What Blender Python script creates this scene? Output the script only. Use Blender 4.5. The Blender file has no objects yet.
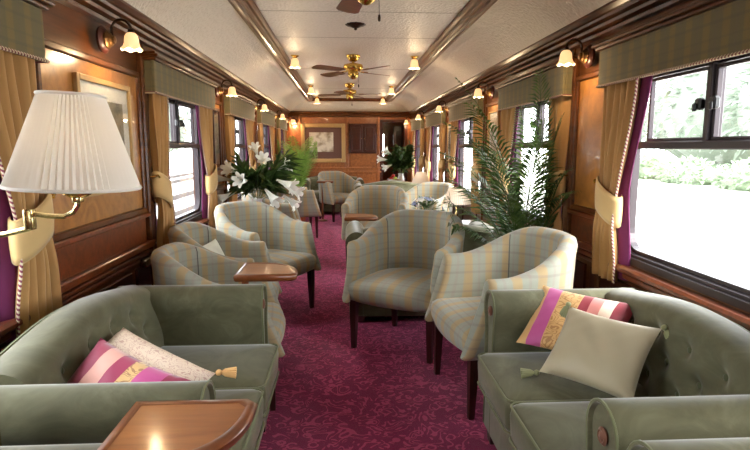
import bpy, bmesh, math, random
from mathutils import Vector, Matrix, Euler
PI = math.pi
random.seed(7)
S = bpy.context.scene
COL = S.collection

# ------------------------------------------------------------------ camera, world, exposure
F_PX = 548.0
PITCH = math.atan(78 / F_PX)
YAW = math.atan(31 / F_PX * math.cos(PITCH))
cam_data = bpy.data.cameras.new('camera')
cam_data.sensor_width = 36.0
cam_data.lens = F_PX * 36.0 / 750.0
cam_data.clip_start = 0.02
cam_data.clip_end = 300
cam = bpy.data.objects.new('camera', cam_data)
cam.location = (0, 0, 1.32)
cam.rotation_euler = (PI / 2 - PITCH, 0, -YAW)
COL.objects.link(cam)
S.camera = cam

world = bpy.data.worlds.new('overcast_sky')
S.world = world
world.use_nodes = True
_bg = world.node_tree.nodes['Background']
_bg.inputs['Color'].default_value = (0.93, 0.96, 1.0, 1)
_bg.inputs['Strength'].default_value = 11.0

sun_d = bpy.data.lights.new('sun', 'SUN')
sun_d.energy = 9.0
sun_d.angle = math.radians(25)
sun_d.color = (1.0, 0.96, 0.9)
sun = bpy.data.objects.new('sun', sun_d)
sun.rotation_euler = (math.radians(35), math.radians(38), 0)
COL.objects.link(sun)

S.view_settings.view_transform = 'Standard'
S.view_settings.look = 'None'
S.view_settings.gamma = 1.0
S.view_settings.use_curve_mapping = False
S.view_settings.exposure = 0.3
S.cycles.use_denoising = True
S.cycles.max_bounces = 10
S.cycles.diffuse_bounces = 6
S.cycles.transparent_max_bounces = 12
S.cycles.sample_clamp_indirect = 6.0
S.cycles.caustics_reflective = False
S.cycles.caustics_refractive = False
LAMP_W = 3.2          # watts of each small bulb

# ------------------------------------------------------------------ materials
def new_mat(name):
    m = bpy.data.materials.new(name)
    m.use_nodes = True
    nt = m.node_tree
    return m, nt, nt.nodes['Principled BSDF']

def nd(nt, kind, **kw):
    n = nt.nodes.new(kind)
    for k, v in kw.items():
        if hasattr(n, k) and not isinstance(v, tuple) or k in ('operation', 'blend_type', 'data_type'):
            setattr(n, k, v)
        else:
            n.inputs[k].default_value = v
    return n

def ramp(nt, fac, stops, interp='LINEAR'):
    r = nt.nodes.new('ShaderNodeValToRGB')
    r.color_ramp.interpolation = interp
    els = r.color_ramp.elements
    while len(els) < len(stops):
        els.new(0.5)
    for e, (p, c) in zip(els, stops):
        e.position = p
        e.color = (c[0], c[1], c[2], 1)
    nt.links.new(fac, r.inputs['Fac'])
    return r.outputs['Color']

def mathn(nt, op, a, b=None, c=None):
    n = nt.nodes.new('ShaderNodeMath')
    n.operation = op
    for i, v in enumerate((a, b, c)):
        if v is None: continue
        if isinstance(v, (int, float)): n.inputs[i].default_value = v
        else: nt.links.new(v, n.inputs[i])
    return n.outputs[0]

def mixc(nt, fac, a, b, mode='MIX'):
    n = nt.nodes.new('ShaderNodeMix')
    n.data_type = 'RGBA'
    n.blend_type = mode
    if isinstance(fac, (int, float)): n.inputs[0].default_value = fac
    else: nt.links.new(fac, n.inputs[0])
    for idx, v in ((6, a), (7, b)):
        if isinstance(v, tuple): n.inputs[idx].default_value = (v[0], v[1], v[2], 1)
        else: nt.links.new(v, n.inputs[idx])
    return n.outputs[2]

def coords(nt, kind='Object', scale=(1, 1, 1)):
    t = nt.nodes.new('ShaderNodeTexCoord')
    mp = nt.nodes.new('ShaderNodeMapping')
    mp.inputs['Scale'].default_value = scale
    nt.links.new(t.outputs[kind], mp.inputs['Vector'])
    return mp.outputs['Vector']

def noise(nt, vec, scale, detail=3, dist=0.0, rough=0.5):
    n = nt.nodes.new('ShaderNodeTexNoise')
    n.inputs['Scale'].default_value = scale
    n.inputs['Detail'].default_value = detail
    n.inputs['Distortion'].default_value = dist
    n.inputs['Roughness'].default_value = rough
    nt.links.new(vec, n.inputs['Vector'])
    return n.outputs['Fac']

def bump(nt, b, height, strength=0.3, dist=0.01):
    n = nt.nodes.new('ShaderNodeBump')
    n.inputs['Strength'].default_value = strength
    n.inputs['Distance'].default_value = dist
    nt.links.new(height, n.inputs['Height'])
    nt.links.new(n.outputs['Normal'], b.inputs['Normal'])

def srgb(r, g, b):
    f = lambda c: ((c / 255 + 0.055) / 1.055) ** 2.4 if c > 10 else c / 255 / 12.92
    return (f(r), f(g), f(b))

def plain(name, col, rough=0.5, metal=0.0, coat=0.0, sheen=0.0, spec=0.5):
    m, nt, b = new_mat(name)
    b.inputs['Base Color'].default_value = (*col, 1)
    b.inputs['Roughness'].default_value = rough
    b.inputs['Metallic'].default_value = metal
    b.inputs['Coat Weight'].default_value = coat
    b.inputs['Sheen Weight'].default_value = sheen
    b.inputs['Specular IOR Level'].default_value = spec
    v = noise(nt, coords(nt), 30, 2)
    c = mixc(nt, v, tuple(x * 0.9 for x in col), tuple(min(1, x * 1.1) for x in col))
    nt.links.new(c, b.inputs['Base Color'])
    return m

def wood(name, dark, light, scale=(14, 1.2, 14), rough=0.32, coat=0.35, dist=1.5, spec=0.5):
    m, nt, b = new_mat(name)
    v = coords(nt, 'Object', scale)
    g = noise(nt, v, 1.0, 5, dist, 0.6)
    f = noise(nt, v, 5.0, 3, 0.3)
    g2 = mathn(nt, 'ADD', mathn(nt, 'MULTIPLY', g, 0.75), mathn(nt, 'MULTIPLY', f, 0.25))
    c = ramp(nt, g2, [(0.3, dark), (0.7, light)])
    nt.links.new(c, b.inputs['Base Color'])
    b.inputs['Roughness'].default_value = rough
    b.inputs['Coat Weight'].default_value = coat
    b.inputs['Coat Roughness'].default_value = 0.12
    b.inputs['Specular IOR Level'].default_value = spec
    bump(nt, b, g2, 0.05, 0.004)
    return m

M = {}
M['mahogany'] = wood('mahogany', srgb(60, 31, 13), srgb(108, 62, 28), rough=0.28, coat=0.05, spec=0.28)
M['mahogany_end_lit'] = wood('mahogany_end_lit', srgb(116, 64, 30), srgb(168, 102, 54))  # colour lightened to stand in for more light at the far end
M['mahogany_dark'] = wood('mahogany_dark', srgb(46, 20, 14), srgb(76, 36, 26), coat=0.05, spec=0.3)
M['mahogany_red'] = wood('mahogany_red', srgb(78, 34, 16), srgb(128, 62, 30), (3, 14, 14))
M['burl'] = wood('burl', srgb(136, 82, 32), srgb(190, 130, 62), (5, 5, 5), 0.28, 0.5, 2.5)
M['table_wood'] = wood('table_wood', srgb(126, 70, 28), srgb(160, 98, 46), (2, 22, 22), 0.3, 0.5, 0.6)
M['table_edge'] = wood('table_edge', srgb(92, 46, 20), srgb(128, 70, 32), (6, 6, 10), 0.28, 0.5)
M['leg'] = wood('leg', srgb(36, 14, 10), srgb(62, 24, 16), (14, 14, 2))
M['brass'] = plain('brass', srgb(214, 178, 92), 0.22, 1.0)
M['brass_pale'] = plain('brass_pale', srgb(226, 204, 146), 0.2, 1.0)
M['bronze'] = plain('bronze', srgb(142, 106, 66), 0.38, 0.9)
M['iron'] = plain('iron', srgb(62, 44, 32), 0.35, 0.8)
M['chrome'] = plain('chrome', srgb(190, 188, 182), 0.25, 1.0)
M['window_metal'] = plain('window_metal', srgb(46, 36, 40), 0.4, 0.3)
M['rubber'] = plain('rubber', srgb(38, 40, 52), 0.45)
M['black'] = plain('black', srgb(20, 18, 18), 0.4)
M['white_paint'] = plain('white_paint', srgb(232, 228, 220), 0.6)
M['terracotta'] = plain('terracotta', srgb(168, 96, 58), 0.7)
M['china'] = plain('china', srgb(226, 226, 222), 0.25)
M['fan_blade'] = wood('fan_blade', srgb(96, 62, 40), srgb(140, 98, 66), (3, 14, 14))

def fabric(name, col, rough=0.85, sheen=0.25, bumpy=0.15, var=0.12, vs=8):
    m, nt, b = new_mat(name)
    v = coords(nt)
    n1 = noise(nt, v, vs, 3)
    c = mixc(nt, n1, tuple(x * (1 - var) for x in col), tuple(min(1, x * (1 + var)) for x in col))
    nt.links.new(c, b.inputs['Base Color'])
    b.inputs['Roughness'].default_value = rough
    b.inputs['Sheen Weight'].default_value = sheen
    b.inputs['Sheen Roughness'].default_value = 0.4
    b.inputs['Specular IOR Level'].default_value = 0.2
    bump(nt, b, noise(nt, v, 350, 1), bumpy, 0.002)
    return m
M['velvet'] = fabric('green_velvet', srgb(91, 91, 66), 0.7, 0.42, 0.1, 0.22, 5)
def velvet():
    m, nt, b = new_mat('green_velvet')
    v = coords(nt, 'Object', (3, 3, 5))
    n1 = noise(nt, v, 1.6, 4, 1.2, 0.65)
    c = ramp(nt, n1, [(0.30, srgb(80, 78, 57)), (0.52, srgb(93, 91, 68)), (0.74, srgb(110, 108, 85))])
    nt.links.new(c, b.inputs['Base Color'])
    b.inputs['Roughness'].default_value = 0.7
    b.inputs['Sheen Weight'].default_value = 0.45
    b.inputs['Sheen Roughness'].default_value = 0.35
    b.inputs['Specular IOR Level'].default_value = 0.15
    bump(nt, b, n1, 0.12, 0.01)
    return m
M['velvet'] = velvet()
M['velvet_piping'] = fabric('pale_green_piping', srgb(104, 106, 76), 0.8, 0.3)
M['velvet_tail'] = fabric('button_velvet', srgb(78, 81, 55), 0.8, 0.3)
M['curtain'] = fabric('ochre_curtain', srgb(182, 141, 90), 0.8, 0.2, 0.1, 0.1, 5)
M['tieback'] = fabric('ochre_tieback', srgb(206, 174, 120), 0.8, 0.3, 0.1, 0.06, 5)
M['lining'] = fabric('magenta_lining', srgb(108, 40, 84), 0.7, 0.2)
M['lamp_cord'] = fabric('cord', srgb(190, 170, 120), 0.9)
M['rosette'] = fabric('rosette_leather', srgb(110, 70, 52), 0.6)

def plaid(name, base, stripe, stripe2, cross, period=0.125, axis='UV', u_ax=0, v_ax=1):
    m, nt, b = new_mat(name)
    t = nt.nodes.new('ShaderNodeTexCoord')
    sp = nt.nodes.new('ShaderNodeSeparateXYZ')
    nt.links.new(t.outputs[axis], sp.inputs[0])
    u, v = sp.outputs[u_ax], sp.outputs[v_ax]
    fu = mathn(nt, 'FRACT', mathn(nt, 'DIVIDE', u, period))
    fv = mathn(nt, 'FRACT', mathn(nt, 'DIVIDE', v, period * 0.9))
    k = lambda f: (f, f, f)
    su = ramp(nt, fu, [(0.0, k(0)), (0.04, k(.85)), (0.12, k(1)), (0.30, k(1)), (0.38, k(.85)), (0.42, k(0))])
    su2 = ramp(nt, fu, [(0.64, k(0)), (0.67, k(1)), (0.75, k(1)), (0.78, k(0))])
    sv = ramp(nt, fv, [(0.3, k(0)), (0.34, k(1)), (0.42, k(1)), (0.46, k(0)), (0.72, k(0)), (0.75, k(.7)), (0.80, k(.7)), (0.83, k(0))])
    c = mixc(nt, mathn(nt, 'MULTIPLY', su, 0.85), base, stripe)
    c = mixc(nt, mathn(nt, 'MULTIPLY', su2, 0.35), c, stripe2)
    c = mixc(nt, mathn(nt, 'MULTIPLY', sv, 0.34), c, cross)
    w = noise(nt, coords(nt, 'Object'), 260, 1)
    c = mixc(nt, mathn(nt, 'MULTIPLY', w, 0.25), c, tuple(x * 0.6 for x in base))
    nt.links.new(c, b.inputs['Base Color'])
    b.inputs['Roughness'].default_value = 0.9
    b.inputs['Sheen Weight'].default_value = 0.2
    b.inputs['Specular IOR Level'].default_value = 0.15
    bump(nt, b, w, 0.15, 0.002)
    return m
M['plaid'] = plaid('plaid_wool', srgb(148, 150, 136), srgb(172, 144, 100), srgb(150, 128, 122), srgb(122, 104, 104))
M['plaid_pelmet'] = plaid('plaid_pelmet', srgb(112, 104, 76), srgb(130, 112, 70), srgb(112, 100, 84), srgb(88, 88, 74), 0.11, 'Object', 1, 2)
M['piping'] = fabric('grey_piping', srgb(140, 138, 122), 0.9)
M['seam'] = fabric('dark_seam', srgb(92, 90, 84), 0.9)

def braid(name, c1, c2, per=0.03, ax=1):
    m, nt, b = new_mat(name)
    t = nt.nodes.new('ShaderNodeTexCoord')
    sp = nt.nodes.new('ShaderNodeSeparateXYZ')
    nt.links.new(t.outputs['Object'], sp.inputs[0])
    s = mathn(nt, 'ADD', sp.outputs[ax], mathn(nt, 'MULTIPLY', sp.outputs[2 if ax == 1 else 0], 0.8))
    f = mathn(nt, 'FRACT', mathn(nt, 'DIVIDE', s, per))
    c = ramp(nt, f, [(0.0, c1), (0.5, c2)], 'CONSTANT')
    nt.links.new(c, b.inputs['Base Color'])
    b.inputs['Roughness'].default_value = 0.9
    return m
M['braid'] = braid('twisted_braid', srgb(206, 190, 158), srgb(124, 70, 72), 0.018, 1)
M['braid_v'] = braid('twisted_braid_edge', srgb(214, 202, 176), srgb(136, 66, 84), 0.018, 2)

# carpet: scroll pattern from distorted contour lines
def carpet():
    m, nt, b = new_mat('crimson_carpet')
    v = coords(nt)
    n1 = nt.nodes.new('ShaderNodeTexNoise')
    n1.inputs['Scale'].default_value = 8.0
    n1.inputs['Detail'].default_value = 0.6
    n1.inputs['Distortion'].default_value = 1.4
    nt.links.new(v, n1.inputs['Vector'])
    cont = mathn(nt, 'FRACT', mathn(nt, 'MULTIPLY', n1.outputs['Fac'], 7.0))
    d = mathn(nt, 'ABSOLUTE', mathn(nt, 'SUBTRACT', cont, 0.5))
    brk = noise(nt, v, 11, 1)
    line = mathn(nt, 'MULTIPLY', mathn(nt, 'LESS_THAN', d, 0.15), mathn(nt, 'GREATER_THAN', brk, 0.44))
    vor = nt.nodes.new('ShaderNodeTexVoronoi')
    vor.inputs['Scale'].default_value = 15
    nt.links.new(v, vor.inputs['Vector'])
    ring = mathn(nt, 'LESS_THAN', mathn(nt, 'ABSOLUTE', mathn(nt, 'SUBTRACT', vor.outputs['Distance'], 0.33)), 0.07)
    ring = mathn(nt, 'MULTIPLY', ring, mathn(nt, 'GREATER_THAN', noise(nt, v, 17, 1), 0.5))
    fac = mathn(nt, 'MAXIMUM', line, ring)
    c = mixc(nt, fac, srgb(132, 17, 72), srgb(192, 66, 112))
    f = noise(nt, v, 420, 2)
    c = mixc(nt, mathn(nt, 'MULTIPLY', f, 0.4), c, srgb(84, 10, 46))
    nt.links.new(c, b.inputs['Base Color'])
    b.inputs['Roughness'].default_value = 0.95
    b.inputs['Specular IOR Level'].default_value = 0.1
    b.inputs['Sheen Weight'].default_value = 0.15
    bump(nt, b, f, 0.5, 0.006)
    return m
M['carpet'] = carpet()

def ceiling_mat():
    m, nt, b = new_mat('embossed_ceiling')
    v = coords(nt)
    vor = nt.nodes.new('ShaderNodeTexVoronoi')
    vor.inputs['Scale'].default_value = 42
    nt.links.new(v, vor.inputs['Vector'])
    n = noise(nt, v, 70, 2)
    h = mathn(nt, 'ADD', vor.outputs['Distance'], n)
    c = ramp(nt, h, [(0.3, srgb(206, 196, 182)), (1.1, srgb(226, 218, 206))])
    nt.links.new(c, b.inputs['Base Color'])
    b.inputs['Roughness'].default_value = 0.42
    bump(nt, b, h, 0.6, 0.008)
    return m
M['ceiling'] = ceiling_mat()

def glass_mat():
    m, nt, b = new_mat('window_glass')
    nt.nodes.remove(b)
    out = nt.nodes['Material Output']
    tr = nt.nodes.new('ShaderNodeBsdfTransparent')
    tr.inputs['Color'].default_value = (0.97, 0.98, 0.98, 1)
    gl = nt.nodes.new('ShaderNodeBsdfGlossy')
    gl.inputs['Roughness'].default_value = 0.02
    lw = nt.nodes.new('ShaderNodeLayerWeight')
    lw.inputs['Blend'].default_value = 0.5
    fac = mathn(nt, 'ADD', mathn(nt, 'MULTIPLY', mathn(nt, 'POWER', lw.outputs['Facing'], 5.0), 0.75), 0.02)
    mx = nt.nodes.new('ShaderNodeMixShader')
    nt.links.new(fac, mx.inputs[0])
    nt.links.new(tr.outputs[0], mx.inputs[1])
    nt.links.new(gl.outputs[0], mx.inputs[2])
    nt.links.new(mx.outputs[0], out.inputs['Surface'])
    return m
M['glass'] = glass_mat()

def lit(name, base, emit, strength, rough=0.4):
    m, nt, b = new_mat(name)
    b.inputs['Base Color'].default_value = (*base, 1)
    b.inputs['Roughness'].default_value = rough
    b.inputs['Emission Color'].default_value = (*emit, 1)
    b.inputs['Emission Strength'].default_value = strength
    return m
M['shade_glass'] = lit('frosted_tulip_glass', (0.8, 0.66, 0.46), (1.0, 0.60, 0.26), 0.9, 0.3)
M['bulb_soft'] = lit('soft_bulb', (1, .9, .8), (1.0, 0.8, 0.55), 4.0)
M['bulb'] = lit('warm_bulb', (1, .9, .8), (1.0, 0.72, 0.4), 30.0)

def shade_cloth(name, base, emit, strength):
    m, nt, b = new_mat(name)
    out = nt.nodes['Material Output']
    b.inputs['Base Color'].default_value = (*base, 1)
    b.inputs['Roughness'].default_value = 0.9
    b.inputs['Emission Color'].default_value = (*emit, 1)
    b.inputs['Emission Strength'].default_value = strength
    tl = nt.nodes.new('ShaderNodeBsdfTranslucent')
    tl.inputs['Color'].default_value = (*base, 1)
    mx = nt.nodes.new('ShaderNodeMixShader')
    mx.inputs[0].default_value = 0.35
    nt.links.new(b.outputs[0], mx.inputs[1])
    nt.links.new(tl.outputs[0], mx.inputs[2])
    nt.links.new(mx.outputs[0], out.inputs['Surface'])
    return m
M['pleated'] = shade_cloth('pleated_cream_cloth', (0.90, 0.87, 0.82), (1, 0.9, 0.75), 0.02)
M['small_shade'] = shade_cloth('pale_lampshade_cloth', (0.86, 0.76, 0.64), (1, 0.84, 0.64), 0.10)

def leaf_mat(name, c1, c2):
    m, nt, b = new_mat(name)
    n = noise(nt, coords(nt), 14, 2)
    c = ramp(nt, n, [(0.3, c1), (0.7, c2)])
    nt.links.new(c, b.inputs['Base Color'])
    b.inputs['Roughness'].default_value = 0.45
    out = nt.nodes['Material Output']
    tl = nt.nodes.new('ShaderNodeBsdfTranslucent')
    nt.links.new(c, tl.inputs['Color'])
    mx = nt.nodes.new('ShaderNodeMixShader')
    mx.inputs[0].default_value = 0.3
    nt.links.new(b.outputs[0], mx.inputs[1])
    nt.links.new(tl.outputs[0], mx.inputs[2])
    nt.links.new(mx.outputs[0], out.inputs['Surface'])
    return m
M['palm'] = leaf_mat('palm_leaf', srgb(44, 74, 32), srgb(92, 120, 58))
M['palm_light'] = leaf_mat('pale_palm_leaf', srgb(92, 138, 48), srgb(154, 188, 92))
M['leaf'] = leaf_mat('dark_leaf', srgb(34, 58, 26), srgb(78, 106, 52))
M['petal'] = leaf_mat('white_petal', srgb(236, 236, 224), srgb(252, 252, 246))
M['blue_petal'] = leaf_mat('blue_petal', srgb(84, 100, 150), srgb(150, 162, 196))
M['stem'] = leaf_mat('stem_green', srgb(92, 104, 46), srgb(132, 136, 74))
M['soil'] = plain('soil', srgb(48, 36, 28), 0.95)

def bands(name, stops, axis=0, sheen=0.3, motif=None):
    m, nt, b = new_mat(name)
    t = nt.nodes.new('ShaderNodeTexCoord')
    sp = nt.nodes.new('ShaderNodeSeparateXYZ')
    nt.links.new(t.outputs['UV'], sp.inputs[0])
    c = ramp(nt, sp.outputs[axis], stops, 'CONSTANT')
    if motif:
        lo, hi, col = motif
        mp = nt.nodes.new('ShaderNodeMapping')
        nt.links.new(t.outputs['UV'], mp.inputs['Vector'])
        n = noise(nt, mp.outputs['Vector'], 7, 0.5, 1.2)
        d = mathn(nt, 'ABSOLUTE', mathn(nt, 'SUBTRACT', mathn(nt, 'FRACT', mathn(nt, 'MULTIPLY', n, 6)), 0.5))
        f = mathn(nt, 'LESS_THAN', d, 0.16)
        f = mathn(nt, 'MULTIPLY', f, mathn(nt, 'GREATER_THAN', sp.outputs[axis], lo))
        f = mathn(nt, 'MULTIPLY', f, mathn(nt, 'LESS_THAN', sp.outputs[axis], hi))
        c = mixc(nt, mathn(nt, 'MULTIPLY', f, 0.7), c, col)
    nt.links.new(c, b.inputs['Base Color'])
    b.inputs['Roughness'].default_value = 0.6
    b.inputs['Sheen Weight'].default_value = sheen
    bump(nt, b, noise(nt, coords(nt), 40, 3), 0.15, 0.004)
    return m
PINK, OCH, RED, ROSE = srgb(182, 74, 136), srgb(204, 160, 98), srgb(140, 22, 42), srgb(214, 136, 128)
M['striped_pillow'] = bands('striped_silk', [(0, OCH), (0.10, PINK), (0.26, OCH), (0.50, RED), (0.60, ROSE), (0.72, srgb(232, 208, 186)), (0.84, RED)], 0, 0.3, (0.27, 0.49, srgb(150, 96, 40)))
M['crimson_pillow'] = bands('crimson_pink_silk', [(0, srgb(138, 18, 62)), (0.20, srgb(212, 152, 136)), (0.36, srgb(146, 22, 70)), (0.50, srgb(204, 164, 104)), (0.62, srgb(186, 70, 132)), (0.82, srgb(138, 18, 62))], 0, 0.3, (0.50, 0.62, srgb(120, 70, 40)))
M['satin'] = fabric('champagne_satin', srgb(172, 160, 132), 0.38, 0.3, 0.05, 0.08, 6)
def embroidered():
    m, nt, b = new_mat('embroidered_cream')
    t = nt.nodes.new('ShaderNodeTexCoord')
    n = noise(nt, t.outputs['UV'], 16, 1, 0.8)
    d = mathn(nt, 'ABSOLUTE', mathn(nt, 'SUBTRACT', mathn(nt, 'FRACT', mathn(nt, 'MULTIPLY', n, 5)), 0.5))
    c = mixc(nt, mathn(nt, 'MULTIPLY', mathn(nt, 'LESS_THAN', d, 0.12), 0.6), srgb(228, 208, 186), srgb(180, 130, 116))
    nt.links.new(c, b.inputs['Base Color'])
    b.inputs['Roughness'].default_value = 0.6
    return m
M['embroidered'] = embroidered()
M['tassel_green'] = fabric('tassel_sage', srgb(150, 152, 112), 0.9)
M['tassel_gold'] = fabric('tassel_gold', srgb(216, 172, 112), 0.9)
M['tassel_peach'] = fabric('tassel_peach', srgb(224, 168, 124), 0.9)
M['cream_cushion'] = fabric('pale_check_cushion', srgb(206, 206, 190), 0.9)

def art(name, paper, ink, scale):
    m, nt, b = new_mat(name)
    v = coords(nt)
    n = noise(nt, v, scale, 4)
    c = ramp(nt, n, [(0.40, ink), (0.56, paper)])
    nt.links.new(c, b.inputs['Base Color'])
    b.inputs['Roughness'].default_value = 0.5
    return m
M['print_tan'] = art('tan_print', srgb(146, 134, 108), srgb(104, 96, 78), 9)
M['print_pale'] = art('pale_print', srgb(206, 198, 182), srgb(140, 122, 100), 7)
M['mat_board'] = plain('mat_board', srgb(226, 222, 212), 0.7)
M['mat_dark'] = plain('mat_dark', srgb(92, 60, 50), 0.7)
M['gilt'] = plain('gilt', srgb(178, 144, 92), 0.4, 0.15)
M['ground'] = plain('pale_platform', srgb(214, 210, 202), 0.9)
M['hedge'] = leaf_mat('hazed_hedge_leaf', srgb(112, 130, 102), srgb(142, 156, 130))  # outdoor haze put into the leaf colour, paler and greyer
M['tree'] = leaf_mat('hazed_tree_leaf', srgb(104, 118, 104), srgb(136, 146, 130))  # greyed leaf colour, the washed-out haze is painted in
M['bark'] = plain('bark', srgb(92, 78, 64), 0.9)
M['render_wall'] = plain('render_wall', srgb(206, 200, 190), 0.9)
M['slate'] = plain('slate', srgb(110, 112, 118), 0.8)
M['fruit_red'] = plain('fruit_red', srgb(186, 40, 34), 0.35)
M['fruit_green'] = plain('fruit_green', srgb(160, 176, 70), 0.35)

# ------------------------------------------------------------------ mesh builder
class B:
    def __init__(self):
        self.bm = bmesh.new()
        self.uv = self.bm.loops.layers.uv.new('UVMap')
        self.mats = None
    def _merge(self, tmp, mtx=None):
        if mtx is not None: bmesh.ops.transform(tmp, matrix=mtx, verts=tmp.verts)
        me = bpy.data.meshes.new('t'); tmp.to_mesh(me); tmp.free()
        self.bm.from_mesh(me); bpy.data.meshes.remove(me)
    def box(self, x0, x1, y0, y1, z0, z1, bev=0.0, seg=2, mtx=None):
        t = bmesh.new()
        bmesh.ops.create_cube(t, size=1.0)
        for v in t.verts:
            v.co = Vector(((x0 + x1) / 2 + v.co.x * (x1 - x0), (y0 + y1) / 2 + v.co.y * (y1 - y0), (z0 + z1) / 2 + v.co.z * (z1 - z0)))
        if bev > 0:
            bmesh.ops.bevel(t, geom=list(t.edges), offset=bev, segments=seg, profile=0.5, affect='EDGES')
        self._merge(t, mtx); return self
    def loft(self, loops, closed=True, cap0=False, cap1=False, uvs=None, mtx=None):
        bm = self.bm
        rows = []
        for lp in loops:
            rows.append([bm.verts.new(mtx @ Vector(p) if mtx is not None else p) for p in lp])
        n = len(loops[0])
        for i in range(len(rows) - 1):
            for j in range(n if closed else n - 1):
                k = (j + 1) % n
                try: f = bm.faces.new((rows[i][j], rows[i][k], rows[i + 1][k], rows[i + 1][j]))
                except ValueError: continue
                if uvs:
                    kk = j + 1
                    cs = (uvs(i, j), uvs(i, kk), uvs(i + 1, kk), uvs(i + 1, j))
                    for l, c in zip(f.loops, cs): l[self.uv].uv = c
        for c, row, ii in ((cap0, rows[0], 0), (cap1, rows[-1], len(rows) - 1)):
            if c:
                f = bm.faces.new(row)
                if uvs:
                    for l, jj in zip(f.loops, range(n)): l[self.uv].uv = uvs(ii, jj)
        return self
    def tube(self, pts, r, seg=8, closed=False, caps=True):
        pts = [Vector(p) for p in pts]
        n = len(pts)
        rr = r if isinstance(r, (list, tuple)) else [r] * n
        loops = []
        prev = None
        for i, p in enumerate(pts):
            a = pts[(i - 1) % n] if closed or i > 0 else p
            c = pts[(i + 1) % n] if closed or i < n - 1 else p
            d = (c - a)
            d = d.normalized() if d.length > 1e-9 else Vector((0, 0, 1))
            if prev is None:
                ref = Vector((0, 0, 1)) if abs(d.z) < 0.9 else Vector((1, 0, 0))
                u = d.cross(ref).normalized()
            else:
                u = (prev - d * prev.dot(d))
                u = u.normalized() if u.length > 1e-6 else d.orthogonal().normalized()
            prev = u
            w = d.cross(u)
            loops.append([p + (u * math.cos(2 * PI * k / seg) + w * math.sin(2 * PI * k / seg)) * rr[i] for k in range(seg)])
        if closed: loops.append(loops[0])
        return self.loft(loops, True, caps and not closed, caps and not closed)
    def lathe(self, prof, at=(0, 0, 0), seg=20, mtx=None, flute=0.0, nfl=0):
        loops = []
        for r, z in prof:
            lp = []
            for k in range(seg):
                a = 2 * PI * k / seg
                q = r * (1 + flute * math.cos(nfl * a)) if nfl else r
                lp.append((at[0] + q * math.cos(a), at[1] + q * math.sin(a), at[2] + z))
            loops.append(lp)
        return self.loft(loops, True, prof[0][0] > 1e-4, prof[-1][0] > 1e-4, None, mtx)
    def ball(self, c, rx, ry=None, rz=None, seg=14, rings=8, mtx=None):
        ry = ry or rx; rz = rz or rx
        t = bmesh.new()
        bmesh.ops.create_uvsphere(t, u_segments=seg, v_segments=rings, radius=1)
        for v in t.verts: v.co = Vector((c[0] + v.co.x * rx, c[1] + v.co.y * ry, c[2] + v.co.z * rz))
        self._merge(t, mtx); return self
    def quad(self, a, b, c, d, uv=None):
        f = self.bm.faces.new([self.bm.verts.new(p) for p in (a, b, c, d)])
        if uv:
            for l, u in zip(f.loops, uv): l[self.uv].uv = u
        return self
    def poly(self, pts):
        self.bm.faces.new([self.bm.verts.new(p) for p in pts]); return self
    def prism(self, pts, fn0, fn1):
        return self.loft([[fn0(p) for p in pts], [fn1(p) for p in pts]], True, True, True)
    def make(self, name, mat, parent=None, smooth=True, angle=38, recalc=True):
        if recalc: bmesh.ops.recalc_face_normals(self.bm, faces=self.bm.faces)
        me = bpy.data.meshes.new(name)
        self.bm.to_mesh(me); self.bm.free()
        if smooth:
            for p in me.polygons: p.use_smooth = True
            me.set_sharp_from_angle(angle=math.radians(angle))
        me.materials.append(M[mat] if isinstance(mat, str) else mat)
        o = bpy.data.objects.new(name, me)
        COL.objects.link(o)
        if parent is not None: o.parent = parent
        return o

def tag(o, label=None, cat=None, group=None, kind=None):
    if label: o['label'] = label
    if cat: o['category'] = cat
    if group: o['group'] = group
    if kind: o['kind'] = kind
    return o
def thing(name, label, cat, loc=(0, 0, 0), rz=0.0, group=None):
    o = bpy.data.objects.new(name, None)
    o.empty_display_size = 0.1
    COL.objects.link(o)
    o.location = loc; o.rotation_euler = (0, 0, rz)
    return tag(o, label, cat, group)
def struct(o, label=None): return tag(o, label, kind='structure')
KIDS = {}
def dup(root, loc, rz, label, group=None):
    def cp(o, parent):
        c = o.copy(); COL.objects.link(c)
        if parent is not None: c.parent = parent
        for ch in [x for x in bpy.data.objects if x.parent == o]: cp(ch, c)
        return c
    r = cp(root, None)
    r.location = loc; r.rotation_euler = (0, 0, rz); r['label'] = label
    if group: r['group'] = group
    return r
def face_rz(fx, fy): return math.atan2(fy, fx) + PI / 2     # local -Y looks along (fx, fy)
def sst(a, b, x):
    t = max(0.0, min(1.0, (x - a) / (b - a))); return t * t * (3 - 2 * t)
def lerp(a, b, t): return a + (b - a) * t

# ------------------------------------------------------------------ the carriage shell
XL, XR, CX = -1.21, 1.46, 0.125
Y0, Y1 = -2.4, 11.6
SILL, HEAD, TRANS = 0.73, 1.69, 1.335
LW = [(-1.75, -0.15), (0.65, 2.21), (3.42, 4.98), (5.60, 7.12), (7.68, 9.20), (9.85, 11.15)]
RW = [(-0.75, 0.80), (1.40, 2.97), (3.45, 4.92), (5.67, 7.24), (7.77, 9.30), (9.85, 11.3)]
INSET = 0.13

b = B(); b.box(XL - .1, XR + .1, Y0, Y1 + 1.6, -0.06, 0.0)
struct(b.make('floor', 'carpet', smooth=False), 'crimson carpet woven with a scroll pattern')

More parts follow.
